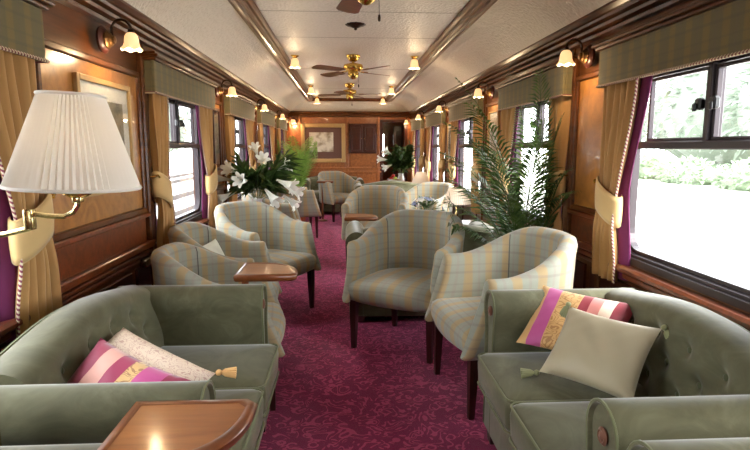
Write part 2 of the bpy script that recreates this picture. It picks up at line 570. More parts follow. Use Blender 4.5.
def wall_side(name, x_in, x_out, wins):
    b = B()
    x0, x1 = min(x_in, x_out), max(x_in, x_out)
    b.box(x0, x1, Y0, Y1, 0, SILL); b.box(x0, x1, Y0, Y1, HEAD, 2.06)
    ys = [Y0]
    for a, c in wins: ys += [a + INSET, c - INSET]
    ys.append(Y1)
    for i in range(0, len(ys), 2): b.box(x0, x1, ys[i], ys[i + 1], SILL, HEAD)
    return struct(b.make(name, 'mahogany', smooth=False), 'mahogany panelled carriage side wall')
wl = wall_side('wall_left', XL, XL - 0.1, LW)
wr = wall_side('wall_right', XR, XR + 0.1, RW)

def wall_panels(wall, x, s, wins):
    """s = +1 when the room lies towards +x."""
    gaps = []
    prev = Y0
    for a, c in wins: gaps.append((prev, a)); prev = c
    gaps.append((prev, Y1))
    X = lambda d: x + s * d
    def bx(B_, d0, d1, y0, y1, z0, z1, bev=0.004):
        a, c = sorted((X(d0), X(d1))); B_.box(a, c, y0, y1, z0, z1, bev, 1)
    for a, c in gaps:
        if c - a < 0.2: continue
        w = c - a
        m = 0.07 if w > .5 else 0.05
        p = B(); bx(p, -0.01, 0.006, a + m, c - m, 0.96, 1.72); p.make('burl_panel', 'burl', wall, False)
        f = B()
        for y in (a + m, c - m): bx(f, -0.01, 0.022, y - 0.016, y + 0.016, 0.93, 1.75, .006)
        for z in (0.945, 1.735): bx(f, -0.01, 0.022, a + m, c - m, z - .016, z + .016, .006)
        for y in (a + .012, c - .012): bx(f, -0.01, 0.03, y - .022, y + .022, 0.12, 1.86, .008)
        f.make('panel_moulding', 'mahogany', wall, False)
        q = B(); bx(q, -0.01, 0.012, a + m, c - m, 0.755, 0.90); q.make('dado_panel', 'mahogany_red', wall, False)
    rail = B()
    for z, d, h in ((0.915, .03, .014), (0.735, .04, .02), (0.69, .028, .012)):
        for a, c in gaps: bx(rail, -0.01, d, a, c, z - h, z + h, .006)
    for z, d, h in ((0.66, .02, .01),):
        bx(rail, -0.01, d, Y0, Y1, z - h, z + h, .004)
    rail.make('dado_rail', 'mahogany_red', wall, False)
    lowp = B()
    y = Y0 + .05
    while y < Y1 - .5:
        bx(lowp, -0.01, 0.012, y, y + .62, 0.16, 0.62, .006); y += .69
    lowp.make('lower_panel', 'mahogany_dark', wall, False)
    fr = B()
    y = Y0 + .05
    bx(fr, -0.01, 0.018, Y0, Y1, 1.955, 1.975, .005)
    for a, c in wins: bx(fr, -0.01, 0.012, a + .04, c - .04, 1.885, 1.935, .006)
    fr.make('frieze_moulding', 'mahogany', wall, False)
wall_panels(wl, XL, 1, LW)
wall_panels(wr, XR, -1, RW)
for nm, x, s in (('baseboard_left', XL, 1), ('baseboard_right', XR, -1)):
    b = B(); a, c = sorted((x - s * .005, x + s * .03)); b.box(a, c, Y0, Y1, 0, 0.13, .008)
    struct(b.make(nm, 'mahogany_dark', smooth=False))

# rear wall behind the viewer
b = B(); b.box(XL - .1, XR + .1, Y0 - .08, Y0, 0, 2.4)
struct(b.make('wall_rear', 'mahogany', smooth=False), 'plain mahogany wall behind the viewer')

# end wall with its doorway
DX0, DX1, DZ = 0.78, 1.30, 1.83
b = B()
b.box(XL - .1, DX0, Y1, Y1 + .08, 0, 2.06); b.box(DX1, XR + .1, Y1, Y1 + .08, 0, 2.06); b.box(DX0, DX1, Y1, Y1 + .08, DZ, 2.06)
we = struct(b.make('wall_end', 'mahogany_end_lit', smooth=False), 'mahogany end wall with panels and a doorway')
def epanel(name, mat, x0, x1, z0, z1, d0=0.0, d1=0.012, bev=.005):
    b = B(); b.box(x0, x1, Y1 - d1, Y1 - d0 + .005, z0, z1, bev, 1); return b.make(name, mat, we, False)
b = B()
for x in (-1.12, -0.92, 0.06, 0.72): b.box(x - .03, x + .03, Y1 - .03, Y1 + .005, 0.1, 1.98, .008)
for z in (1.97, 0.88, 0.80): b.box(XL, DX0, Y1 - .035, Y1 + .005, z - .02, z + .02, .008)
b.make('panel_moulding', 'mahogany_end_lit', we, False)
b = B(); b.box(XL, XR, Y1 - .05, Y1 + .005, 1.985, 2.03, .01)
b.make('frieze_moulding', 'mahogany', we, False)
epanel('lower_panel', 'mahogany_end_lit', 0.13, 0.66, 0.16, 0.74)
epanel('lower_panel', 'mahogany_end_lit', -0.86, 0.0, 0.16, 0.74)
epanel('inlay_panel', 'mahogany_end_lit', 0.13, 0.66, 0.93, 1.16)
# double-door wall cupboard
cup = thing('wall_cupboard', 'dark double-door wall cupboard on the end wall', 'cupboard', (0.395, Y1, 1.19))
b = B(); b.box(-.285, .285, -.06, .0, 0, 0.61, .006); b.make('body', 'mahogany_dark', cup, False)
for sx in (-1, 1):
    b = B(); b.box(min(sx * .01, sx * .27), max(sx * .01, sx * .27), -.075, -.055, .02, .59, .006)
    b.box(min(sx * .05, sx * .23), max(sx * .05, sx * .23), -.083, -.07, .07, .54, .012)
    d = b.make('door', 'mahogany_dark', cup, False)
    b = B(); b.ball((sx * .03, -.088, .3), .009); b.make('knob', 'brass', d)
# vestibule beyond the doorway
b = B()
b.box(DX0 - .05, DX0, Y1 + .08, Y1 + 1.5, 0, 2.06); b.box(XR, XR + .1, Y1 + .08, Y1 + 1.5, 0, 2.06)
b.box(DX0 - .05, XR + .1, Y1 + 1.5, Y1 + 1.56, 0, 1.1); b.box(DX0 - .05, XR + .1, Y1 + 1.5, Y1 + 1.56, 1.62, 2.06)
b.box(DX0 - .05, .86, Y1 + 1.5, Y1 + 1.56, 1.1, 1.62); b.box(.95, XR + .1, Y1 + 1.5, Y1 + 1.56, 1.1, 1.62)
struct(b.make('wall_vestibule', 'mahogany_end_lit', smooth=False), 'wooden vestibule walls seen through the end doorway')
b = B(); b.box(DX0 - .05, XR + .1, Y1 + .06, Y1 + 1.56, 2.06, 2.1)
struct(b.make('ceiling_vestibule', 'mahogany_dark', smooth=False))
b = B(); b.box(.86, .95, Y1 + 1.52, Y1 + 1.54, 1.1, 1.62)
struct(b.make('window_13', 'glass', smooth=False), 'small lit pane beyond the end doorway')
b = B(); b.box(1.09, 1.30, Y1 + .62, Y1 + .66, 0.0, 1.78, .006)
b.box(1.13, 1.26, Y1 + .60, Y1 + .63, 1.0, 1.66, .006); b.box(1.13, 1.26, Y1 + .60, Y1 + .63, .2, .9, .006)
d = struct(b.make('door_1', 'mahogany_dark', smooth=False), 'dark door standing open in the vestibule')
b = B(); b.ball((1.12, Y1 + .585, .95), .02); b.make('door_knob', 'brass', d)
b = B()
for x in (DX0, DX1): b.box(x - .035, x + .035, Y1 - .025, Y1 + .085, 0, DZ + .03, .008)
b.box(DX0 - .035, DX1 + .035, Y1 - .025, Y1 + .085, DZ - .005, DZ + .06, .008)
struct(b.make('trim_1', 'mahogany_dark', smooth=False), 'dark doorway surround at the far end')

# ceiling: flat middle, coved sides, mouldings
ZC, ZM = 2.02, 2.255
CO, MO = 1.235, 0.80           # half widths at the cornice and at the ceiling moulding
b = B()
NT = 10
rings = []
for i in range(NT + 1):
    t = i / NT
    # cove: quarter-ellipse-like rise
    hw = lerp(CO, MO, t)
    z = ZC + (ZM - ZC) * math.sin(t * PI / 2) ** 0.85
    ye = lerp(Y1 + .02, Y1 - .32, t)
    rings.append([(CX - hw, Y0, z), (CX - hw, ye, z), (CX + hw, ye, z), (CX + hw, Y0, z)])
b.loft(rings, closed=False)
ce = struct(b.make('ceiling', 'ceiling', smooth=True, angle=30, recalc=False), 'cream embossed coved ceiling')
b = B()
b.box(CX - MO, CX + MO, Y0, Y1 - .3, 2.29, 2.33)
fl = b.make('ceiling_panel', 'ceiling', ce, False)
b = B()
for y in (1.2, 2.95, 4.15, 5.1, 7.1, 9.4): b.box(CX - MO, CX + MO, y - .002, y + .002, 2.2885, 2.291)
b.make('ceiling_joint', plain('joint', srgb(150, 138, 124), .8), ce, False)
# roof over all, keeps the daylight out
b = B(); b.box(XL - .12, XR + .12, Y0 - .1, Y1 + 1.6, 2.42, 2.46); b.box(XL - .12, XL - .1, Y0, Y1 + .1, 2.0, 2.45); b.box(XR + .1, XR + .12, Y0, Y1 + .1, 2.0, 2.45); b.box(XL - .1, XR + .1, Y1 + .02, Y1 + .1, 2.03, 2.45)
struct(b.make('ceiling_roof', 'white_paint', smooth=False), 'carriage roof above the ceiling')

def profile_run(name, prof, mat, side, y0, y1, label=None):
    """prof: (distance from centre, z) polygon extruded along the carriage"""
    b = B()
    b.prism(prof, lambda p: (CX + side * p[0], y0, p[1]), lambda p: (CX + side * p[0], y1, p[1]))
    return struct(b.make(name, mat, smooth=False), label)
corn = [(1.36, 1.93), (1.29, 1.93), (1.285, 1.945), (1.30, 1.955), (1.275, 1.965), (1.27, 1.98), (1.285, 1.985), (1.255, 1.995), (1.25, 2.008), (1.235, 2.012), (1.215, 2.03), (1.215, 2.045), (1.36, 2.06)]
profile_run('trim_2', corn, 'mahogany', -1, Y0, Y1, 'stepped mahogany cornice on the left')
profile_run('trim_3', corn, 'mahogany', 1, Y0, Y1, 'stepped mahogany cornice on the right')
clm = [(0.86, 2.25), (0.85, 2.235), (0.835, 2.24), (0.82, 2.228), (0.80, 2.225), (0.79, 2.235), (0.775, 2.228), (0.755, 2.232), (0.75, 2.245), (0.735, 2.25), (0.725, 2.27), (0.72, 2.295), (0.86, 2.295)]
profile_run('trim_4', clm, 'mahogany', -1, Y0, Y1 - .24, 'ribbed wooden ceiling moulding on the left')
profile_run('trim_5', clm, 'mahogany', 1, Y0, Y1 - .24, 'ribbed wooden ceiling moulding on the right')
b = B()
ym = Y1 - .32
b.prism([(-.06, 2.25), (-.03, 2.228), (0, 2.228), (.04, 2.25), (.04, 2.295), (-.06, 2.295)], lambda p: (CX - .80, ym + p[0], p[1]), lambda p: (CX + .80, ym + p[0], p[1]))
struct(b.make('trim_6', 'mahogany', smooth=False), 'wooden ceiling moulding across the far end')
b = B()
b.prism([(.03, 1.93), (-.05, 1.95), (-.06, 2.0), (-.10, 2.03), (-.10, 2.045), (.03, 2.06)], lambda p: (XL, Y1 + p[0], p[1]), lambda p: (XR, Y1 + p[0], p[1]))
struct(b.make('trim_7', 'mahogany', smooth=False), 'mahogany cornice across the end wall')

# ------------------------------------------------------------------ windows
def rrect(y0, y1, z0, z1, r_bot, r_top, n=6):
    pts = []
    for cy, cz, r, a0 in ((y1 - r_bot, z0 + r_bot, r_bot, -PI / 2), (y1 - r_top, z1 - r_top, r_top, 0), (y0 + r_top, z1 - r_top, r_top, PI / 2), (y0 + r_bot, z0 + r_bot, r_bot, PI)):
        for k in range(n + 1):
            a = a0 + PI / 2 * k / n
            pts.append((cy + r * math.cos(a), cz + r * math.sin(a)))
    return pts
wn = 0
def window(x, s, a, c):
    """x: wall face, s: towards the room"""
    global wn
    wn += 1
    y0, y1 = a + INSET, c - INSET
    fr = B()
    def ring(d, o): return [(x + s * d, p[0], p[1]) for p in o]
    o0 = rrect(y0 - .002, y1 + .002, SILL - .002, HEAD + .002, .004, .004)
    o1 = rrect(y0 + .02, y1 - .02, SILL + .03, HEAD - .02, .13, .03)
    o2 = rrect(y0 + .035, y1 - .035, SILL + .045, HEAD - .03, .12, .025)
    o3 = rrect(y0 + .055, y1 - .055, SILL + .065, HEAD - .04, .10, .02)
    fr.loft([ring(-.09, o0), ring(-.002, o0), ring(.004, o0), ring(.004, o1), ring(-.012, o1), ring(-.012, o2), ring(-.035, o2), ring(-.035, o3), ring(-.075, o3), ring(-.09, o0)], True)
    w = struct(fr.make('window_%d' % wn, 'window_metal', smooth=False), 'dark-framed carriage window with sliding vents')
    X = lambda d: x + s * d
    def bx(B_, d0, d1, ya, yb, za, zb, bev=.004):
        p, q = sorted((X(d0), X(d1))); B_.box(p, q, ya, yb, za, zb, bev, 1)
    gs = B(); bx(gs, -.052, -.047, y0 + .03, y1 - .03, SILL + .03, HEAD - .03, 0); gs.make('pane', 'glass', w, False)
    t = B(); bx(t, -.07, -.004, y0 + .03, y1 - .03, TRANS - .025, TRANS + .012, .006); t.make('transom', 'window_metal', w, False)
    ymid = (y0 + y1) / 2
    t = B(); bx(t, -.07, -.008, ymid - .016, ymid + .016, TRANS, HEAD - .03, .004); t.make('mullion', 'window_metal', w, False)
    for k in (-1, 1):
        ya, yb = (ymid + .02, y1 - .20) if k > 0 else (y0 + .20, ymid - .02)
        t = B()
        for (p, q, za, zb) in ((ya, ya + .014, TRANS + .02, HEAD - .05), (yb - .014, yb, TRANS + .02, HEAD - .05), (ya, yb, TRANS + .012, TRANS + .026), (ya, yb, HEAD - .06, HEAD - .044)):
            bx(t, -.045, -.02, p, q, za, zb, .003)
        sa = t.make('sliding_sash', 'window_metal', w, False)
        yl = ymid + k * .045
        t = B(); bx(t, -.022, .008, yl - .02, yl + .02, 1.47, 1.52, .008); bx(t, .005, .02, yl + k * .005 - .012, yl + k * .005 + .012, 1.465, 1.50, .006)
        t.make('latch', 'black', sa, False)
    t = B(); bx(t, -.01, .055, a + .03, c - .03, SILL - .05, SILL - .012, .012); bx(t, -.01, .03, a + .03, c - .03, SILL - .085, SILL - .05, .008)
    t.make('sill', 'mahogany_red', w, False)
for a, c in LW: window(XL, 1, a, c)
for a, c in RW: window(XR, -1, a, c)

# ------------------------------------------------------------------ pelmets and curtains
PD = 0.088
ORD = ['nearest', 'second', 'third', 'fourth', 'fifth', 'farthest']
def pelmet(x, s, a, c, label):
    t = thing('pelmet', label, 'pelmet', (x, a, 1.64), 0, 'plaid pelmets over the windows')
    L = c - a
    def bx(B_, d0, d1, ya, yb, za, zb, bev=.006):
        p, q = sorted((s * d0, s * d1)); B_.box(p, q, ya, yb, za, zb, bev, 2)
    b = B()
    bx(b, PD - .022, PD, 0, L, 0, .19); bx(b, -.004, PD - .02, 0, .022, 0, .19); bx(b, -.004, PD - .02, L - .022, L, 0, .19)
    b.make('fabric_board', 'plaid_pelmet', t, False)
    b = B()
    bx(b, -.004, PD + .018, -.018, L + .018, .19, .206); bx(b, -.004, PD + .034, -.034, L + .034, .206, .226, .008)
    bx(b, -.004, PD + .014, -.014, L + .014, .226, .242)
    b.make('cap', 'mahogany', t, False)
    b = B()
    pts = [(s * .0, -.004, .002), (s * (PD + .002), -.004, .002), (s * (PD + .002), L + .004, .002), (s * 0, L + .004, .002)]
    for p, q in zip(pts, pts[1:]): b.tube([Vector(p), (Vector(p) + Vector(q)) / 2, Vector(q)], .007, 6)
    b.make('braid', 'braid', t)

def curtain(x, s, yo, d, label, seed, wtop=0.30, zt=1.02, hook=True):
    """yo: edge beside the wall panel, d: +1 when the cloth spreads towards larger y"""
    rnd = random.Random(seed)
    root = thing('curtain', label, 'curtain', (x + s * .046, yo, 0.62), 0, 'ochre curtains tied back at the windows')
    z1, z0 = 1.70 - .62, 0.0
    zt -= .62
    ph = rnd.uniform(0, 6)
    nf = 5
    def edge(z):           # outer and inner offset from yo along d
        if z > zt:
            t = sst(zt, z1, z)
            return lerp(.015, 0.0, t), lerp(.20, wtop, t ** .8)
        t = sst(zt, zt - .35, z)
        return lerp(.015, -.02, t), lerp(.20, .235, t)
    def pt(u, z, off=0.0):
        o, i = edge(z)
        tight = math.exp(-((z - zt) / .16) ** 2)
        amp = lerp(.024, .013, tight) * (1 - .3 * u)
        fx = amp * math.sin(2 * PI * nf * u + ph + .5 * math.sin(3 * z + ph)) + .006 * math.sin(13 * u + 5 * z)
        bow = .018 * math.exp(-((z - zt + .13) / .12) ** 2) + .012 * (1 - z / z1)
        sag = .0
        return (s * (fx + bow * .6 + off), d * lerp(o, i, u) , z + sag)
    NU, NZ = 44, 26
    b = B()
    rows = [[pt(u / NU, z1 * k / NZ) for u in range(NU + 1)] for k in range(NZ + 1)]
    b.loft(rows, closed=False)
    dr = b.make('drape', 'curtain', root, True, 80)
    mod = dr.modifiers.new('thickness', 'SOLIDIFY'); mod.thickness = .006; mod.offset = 0
    # magenta lining turned out along the window-side edge
    b = B()
    rows = []
    for k in range(NZ + 1):
        z = z1 * k / NZ
        o, i = edge(z)
        wl = lerp(.03, .055, sst(zt, z1, z)) if z > zt else lerp(.035, .045, sst(zt, 0, z))
        rows.append([(s * (-.012 - .02 * q + .006 * math.sin(4 * q + 5 * z)), d * (i - .03 + (wl + .03) * q), z + .02) for q in (0, .25, .5, .75, 1)])
    b.loft(rows, closed=False)
    ln = b.make('lining', 'lining', root, True, 80)
    mod = ln.modifiers.new('thickness', 'SOLIDIFY'); mod.thickness = .005; mod.offset = 0
    b = B(); b.tube([Vector(pt(1, z1 * k / NZ)) + Vector((s * .004, d * .004, 0)) for k in range(NZ + 1)], .0055, 6)
    b.make('braid_edge', 'braid_v', root)
    # tieback band
    o, i = edge(zt)
    cy, ry, rx = (o + i) / 2 - .005, (i - o) / 2 + .022, .040
    NR = 28
    rows = []
    for h in range(7):
        q = h / 6
        row = []
        for k in range(NR):
            a = 2 * PI * k / NR
            inner = math.cos(a)              # +1 at the window-side edge
            hh = .15
            zz = zt + .07 - .05 * inner - hh * (1 - q)
            bulge = .004 * math.sin(PI * q)
            row.append((s * ((rx + bulge) * math.sin(a) + .008), d * (cy + (ry + bulge) * inner), zz))
        rows.append(row)
    b = B(); b.loft(rows, True)
    tb = b.make('tieback', 'tieback', root, True, 80)
    mod = tb.modifiers.new('thickness', 'SOLIDIFY'); mod.thickness = .006; mod.offset = 1
    b = B()
    for row, sh in ((rows[0], -.002), (rows[-1], .002)):
        b.tube([(p[0] * 1.02, p[1], p[2] + sh) for p in row], .0035, 5, closed=True)
    b.make('tieback_piping', 'tieback', tb)
    if hook:
        b = B(); b.tube([(-s * .055, -d * .035, zt + .09), (s * .0, -d * .035, zt + .09), (s * .03, -d * .03, zt + .10), (s * .034, -d * .012, zt + .085)], .006, 6)
        b.ball((-s * .052, -d * .035, zt + .09), .014)
        b.make('holdback_hook', 'brass', root)

for side, (x, s, wins) in (('left', (XL, 1, LW)), ('right', (XR, -1, RW))):
    for k, (a, c) in enumerate(wins):
        if k == 0: continue                 # behind the viewer
        where = ['', 'nearest window on the %s' % side, 'second window from the front on the %s' % side, 'third window from the front on the %s' % side, 'fourth window from the front on the %s' % side, 'farthest window on the %s' % side][k]
        pelmet(x, s, a, c, 'plaid pelmet with twisted braid over the ' + where)
        if k == 1 and side == 'right':
            pass
        if not (k == 1 and side == 'left'):
            curtain(x, s, a + .03, 1, 'ochre tied-back curtain, near side of ' + where, k * 7 + len(side), .30, 1.05)
        curtain(x, s, c - .03, -1, 'ochre tied-back curtain, far side of ' + where, k * 11 + len(side), .31 if k > 1 else .33, 1.05 if k > 1 else 1.04)

# ------------------------------------------------------------------ lamps
def point(loc, w, name='bulb_light', r=.02, col=(1, .72, .42)):
    l = bpy.data.lights.new(name, 'POINT'); l.energy = w; l.shadow_soft_size = r; l.color = col
    o = bpy.data.objects.new(name, l); COL.objects.link(o); o.location = loc; return o

TULIP = [(.012, .0), (.022, -.005), (.031, -.018), (.034, -.036), (.035, -.052), (.039, -.068), (.047, -.079), (.051, -.083)]
def tulip(b, at, sc=1.0):
    prof = [(r * sc, z * sc) for r, z in TULIP]
    seg = 24
    loops = []
    for r, z in prof:
        w = (-z / (.083 * sc)) ** 2
        loops.append([(at[0] + r * (1 + .05 * w * math.cos(6 * 2 * PI * k / seg)) * math.cos(2 * PI * k / seg), at[1] + r * (1 + .05 * w * math.cos(6 * 2 * PI * k / seg)) * math.sin(2 * PI * k / seg), at[2] + z + .005 * w * math.cos(6 * 2 * PI * k / seg)) for k in range(seg)])
    inner = [[(at[0] + (p[0] - at[0]) * .93, at[1] + (p[1] - at[1]) * .93, p[2] + .001) for p in lp] for lp in reversed(loops)]
    b.loft(loops + inner, True, False, True)

def make_sconce():
    t = thing('wall_sconce', 'x', 'wall lamp', (0, 0, 0), 0, 'tulip wall sconces along the cornices')
    # local: wall at y=0, room towards -y
    rot = Matrix.Rotation(PI / 2, 4, 'X')
    b = B(); b.lathe([(.0, .0), (.062, 0), (.066, .012), (.058, .02), (.05, .026), (.0, .03)], seg=28, mtx=rot); b.make('backplate', 'mahogany_dark', t)
    b = B(); b.lathe([(.04, .026), (.042, .034), (.032, .042), (.03, .05), (.02, .056), (.018, .066), (.0, .07)], seg=24, mtx=rot, flute=.06, nfl=10); b.make('boss', 'bronze', t)
    b = B()
    pts = [(0, -.05, .0)] + [(0, -.098 + .046 * math.cos(math.radians(185 - 190 * k / 14)) * -1, .045 + .05 * math.sin(math.radians(185 - 190 * k / 14))) for k in range(15)]
    b.tube(pts, .0065, 8)
    ex = pts[-1]
    b.lathe([(.0, .012), (.012, .010), (.017, -.004), (.016, -.012), (.0, -.014)], at=ex, seg=14)
    b.make('arm', 'iron', t)
    b = B(); tulip(b, (ex[0], ex[1], ex[2] - .006)); b.make('glass_shade', 'shade_glass', t)
    b = B(); b.ball((ex[0], ex[1], ex[2] - .045), .017, .017, .024); b.make('bulb', 'bulb', t)
    return t, ex
sc0, SEX = make_sconce()
SCZ = 1.84
spots = [(XL + .03, 2.85, PI / 2, 'on the left wall above the framed map print'), (XL + .03, 5.29, PI / 2, 'on the left wall, second from the front'), (XL + .03, 7.40, PI / 2, 'on the left wall, third from the front'), (XL + .03, 9.52, PI / 2, 'on the left wall, fourth from the front'), (XL + .03, 11.32, PI / 2, 'on the left wall, at the far corner'),
         (XR - .03, 3.21, -PI / 2, 'on the right wall between the two nearest pelmets'), (XR - .03, 5.31, -PI / 2, 'on the right wall, second from the front'), (XR - .03, 7.5, -PI / 2, 'on the right wall, third from the front'), (XR - .03, 9.57, -PI / 2, 'on the right wall, fourth from the front'), (XR - .03, 11.44, -PI / 2, 'on the right wall, at the far corner'),
         (-1.02, Y1 - .01, 0, 'on the end wall left of the big picture')]
first = True
for x, y, rz, where in spots:
    lab = 'lit tulip-glass wall sconce with curved iron arm ' + where
    if len(lab.split()) > 16: lab = 'lit tulip-glass sconce ' + where
    if first: sc0.location = (x, y, SCZ); sc0.rotation_euler = (0, 0, rz); sc0['label'] = lab; first = False
    else: dup(sc0, (x, y, SCZ), rz, lab)
    p = Matrix.Rotation(rz, 3, 'Z') @ Vector((SEX[0], SEX[1], SEX[2] - .125))
    point((x + p.x, y + p.y, SCZ + p.z), LAMP_W)

cl = thing('ceiling_lamp', 'x', 'ceiling lamp', (0, 0, 0), 0, 'tulip lamps beside the ceiling mouldings')
b = B(); b.lathe([(.0, 0), (.045, 0), (.045, -.008), (.03, -.016), (.022, -.03), (.0, -.032)], seg=20); b.make('brass_cap', 'brass', cl)
b = B(); tulip(b, (0, 0, -.028), 1.2); b.make('glass_shade', 'shade_glass', cl)
b = B(); b.ball((0, 0, -.075), .017, .017, .024); b.make('bulb', 'bulb', cl)
n = 0
for y, w in ((0.4, None), (3.3, None), (6.1, 'nearest'), (9.0, 'middle'), (11.0, 'farthest')):
    for sx, sd in ((-1, 'left'), (1, 'right')):
        loc = (CX + sx * .645, y, 2.29)
        lab = 'lit tulip-glass ceiling lamp, %s of the three on the %s' % (w, sd)
        if w is None:
            continue
        if n == 0: cl.location = loc; cl['label'] = lab
        else: dup(cl, loc, 0, lab)
        n += 1
        point((loc[0], loc[1], loc[2] - .16), LAMP_W)

# swing-arm reading lamp at the near left
lp = thing('reading_lamp', 'swing-arm brass floor lamp with a cream pleated shade at far left', 'lamp', (-.835, 1.27, 0))
b = B(); b.lathe([(.0, 0), (.06, 0), (.06, .012), (.05, .024), (.03, .034), (.016, .06), (.0, .06)], seg=28); b.make('base', 'brass_pale', lp)
b = B(); b.tube([(0, 0, .03), (0, 0, .6), (0, 0, 1.16)], .011, 12); b.ball((0, 0, 1.165), .017); b.ball((0, 0, 1.115), .02, .02, .028)
b.make('pole', 'brass_pale', lp)
b = B()
b.tube([(0, 0, 1.115), (.07, -.003, 1.125), (.125, -.006, 1.138)], .006, 8)
b.box(.117, .137, -.014, .006, 1.135, 1.182, .003)
b.tube([(.13, -.004, 1.172), (.165, -.003, 1.166), (.20, 0, 1.164), (.22, 0, 1.172), (.232, 0, 1.19), (.234, 0, 1.212)], .006, 8)
b.box(.224, .244, -.01, .01, 1.196, 1.212, .003)
arm = b.make('swing_arm', 'brass_pale', lp)
b = B(); b.lathe([(.0, 1.208), (.018, 1.208), (.03, 1.215), (.032, 1.219), (.0, 1.222)], at=(.234, 0, 0), seg=20); b.tube([(.234, 0, 1.21), (.234, 0, 1.27)], .009, 10); b.make('lamp_holder', 'brass', lp)
b = B(); b.ball((.234, 0, 1.31), .026, .026, .038); b.make('bulb', 'bulb_soft', lp)
def pleated_shade(b, at, r0, r1, z0, z1, npl=60, amp=.006):
    seg = npl * 4
    loops = []
    for k in range(7):
        t = k / 6
        r = lerp(r0, r1, t)
        loops.append([(at[0] + (r + amp * (.6 + .4 * (1 - t)) * math.cos(npl * 2 * PI * j / seg)) * math.cos(2 * PI * j / seg), at[1] + (r + amp * (.6 + .4 * (1 - t)) * math.cos(npl * 2 * PI * j / seg)) * math.sin(2 * PI * j / seg), at[2] + lerp(z0, z1, t)) for j in range(seg)])
    b.loft(loops, True)
b = B(); pleated_shade(b, (0, 0, 0), .134, .064, 0, .203, 60, .005)
sh = b.make('lamp_shade', 'pleated', lp, True, 60)
sh.location = (.228, 0, 1.231); sh.rotation_euler = (0, math.radians(2.5), 0)
for r, z in ((.137, .001), (.067, .202)):
    b = B(); b.tube([(r * math.cos(2 * PI * k / 40), r * math.sin(2 * PI * k / 40), z) for k in range(40)], .004, 6, closed=True)
    b.make('trim_band', 'pleated', sh)
point((-.615, 1.27, 1.34), 0.16, r=.03)

def table_lamp(loc, label, sc=1.0):
    t = thing('table_lamp', label, 'lamp', loc, 0, 'pale shaded table lamps on the right')
    b = B(); b.lathe([(.0, 0), (.055, 0), (.055, .01), (.02, .022), (.012, .05), (.018, .08), (.01, .11), (.009, .24), (.0, .24)], seg=20); b.make('base', 'brass_pale', t)
    b = B(); pleated_shade(b, (0, 0, 0), .135, .065, .19, .345, 36, .003); b.make('lamp_shade', 'small_shade', t, True, 60)
    b = B(); b.ball((0, 0, .26), .02, .02, .03); b.make('bulb', 'bulb_soft', t)
    point((loc[0], loc[1], loc[2] + .30), .15, r=.03)
    return t

# ------------------------------------------------------------------ ceiling fans
def make_fan(chain):
    t = thing('ceiling_fan', 'x', 'ceiling fan', (0, 0, 0), 0, 'brass ceiling fans')
    b = B(); b.lathe([(.0, 0), (.075, 0), (.073, -.02), (.055, -.05), (.035, -.065), (.0, -.066)], seg=24); b.make('canopy', 'brass', t)
    b = B(); b.tube([(0, 0, -.05), (0, 0, -.10)], .016, 12); b.make('downrod', 'brass', t)
    b = B(); b.lathe([(.0, -.085), (.05, -.085), (.10, -.10), (.105, -.112), (.105, -.135), (.095, -.15), (.06, -.165), (.0, -.165)], seg=28); b.make('motor_housing', 'brass', t)
    b = B(); b.lathe([(.0, -.165), (.055, -.168), (.06, -.19), (.055, -.215), (.04, -.235), (.015, -.25), (.0, -.252)], seg=24); b.make('switch_cup', 'brass', t)
    for k in range(4):
        a = 2 * PI * k / 4 + math.radians(8)
        rot = Matrix.Rotation(a, 4, 'Z') @ Matrix.Rotation(math.radians(9), 4, 'X')
        b = B()
        out = [(.16, -.045), (.19, -.055), (.48, -.068), (.515, -.05), (.525, 0), (.515, .05), (.48, .068), (.19, .055), (.16, .045)]
        b.loft([[(p[0], p[1], -.172) for p in out], [(p[0], p[1], -.166) for p in out]], True, True, True, None, rot)
        bl = b.make('blade', 'fan_blade', t, False)
        b = B(); b.box(.05, .22, -.014, .014, -.166, -.158, .003, 1, rot); b.make('blade_bracket', 'brass', bl, False)
    if chain:
        b = B(); b.tube([(.05, 0, -.21), (.065, 0, -.23), (.066, 0, -.30)], .0014, 5); b.lathe([(.0, .0), (.006, -.004), (.0075, -.02), (.0065, -.034), (.0, -.038)], at=(.066, 0, -.295), seg=10)
        b.make('pull_chain', 'iron', t)
    return t
fan = make_fan(True)
fan.location = (CX - .005, 2.93, 2.29); fan['label'] = 'nearest brass ceiling fan, cut by the top of the picture'
dup(fan, (CX - .02, 6.05, 2.29), .5, 'middle of the three brass ceiling fans, pull chain hanging')
dup(fan, (CX - .03, 8.7, 2.29), 1.0, 'farthest of the three brass ceiling fans')
rs = thing('ceiling_rosette', 'small dark brass rosette on the ceiling between two fans', 'rosette', (.10, 4.55, 2.29))
b = B(); b.lathe([(.0, 0), (.075, 0), (.08, -.006), (.07, -.014), (.04, -.02), (.03, -.028), (.012, -.032), (.010, -.045), (.0, -.05)], seg=32, flute=.06, nfl=12); b.make('plate', 'iron', rs)

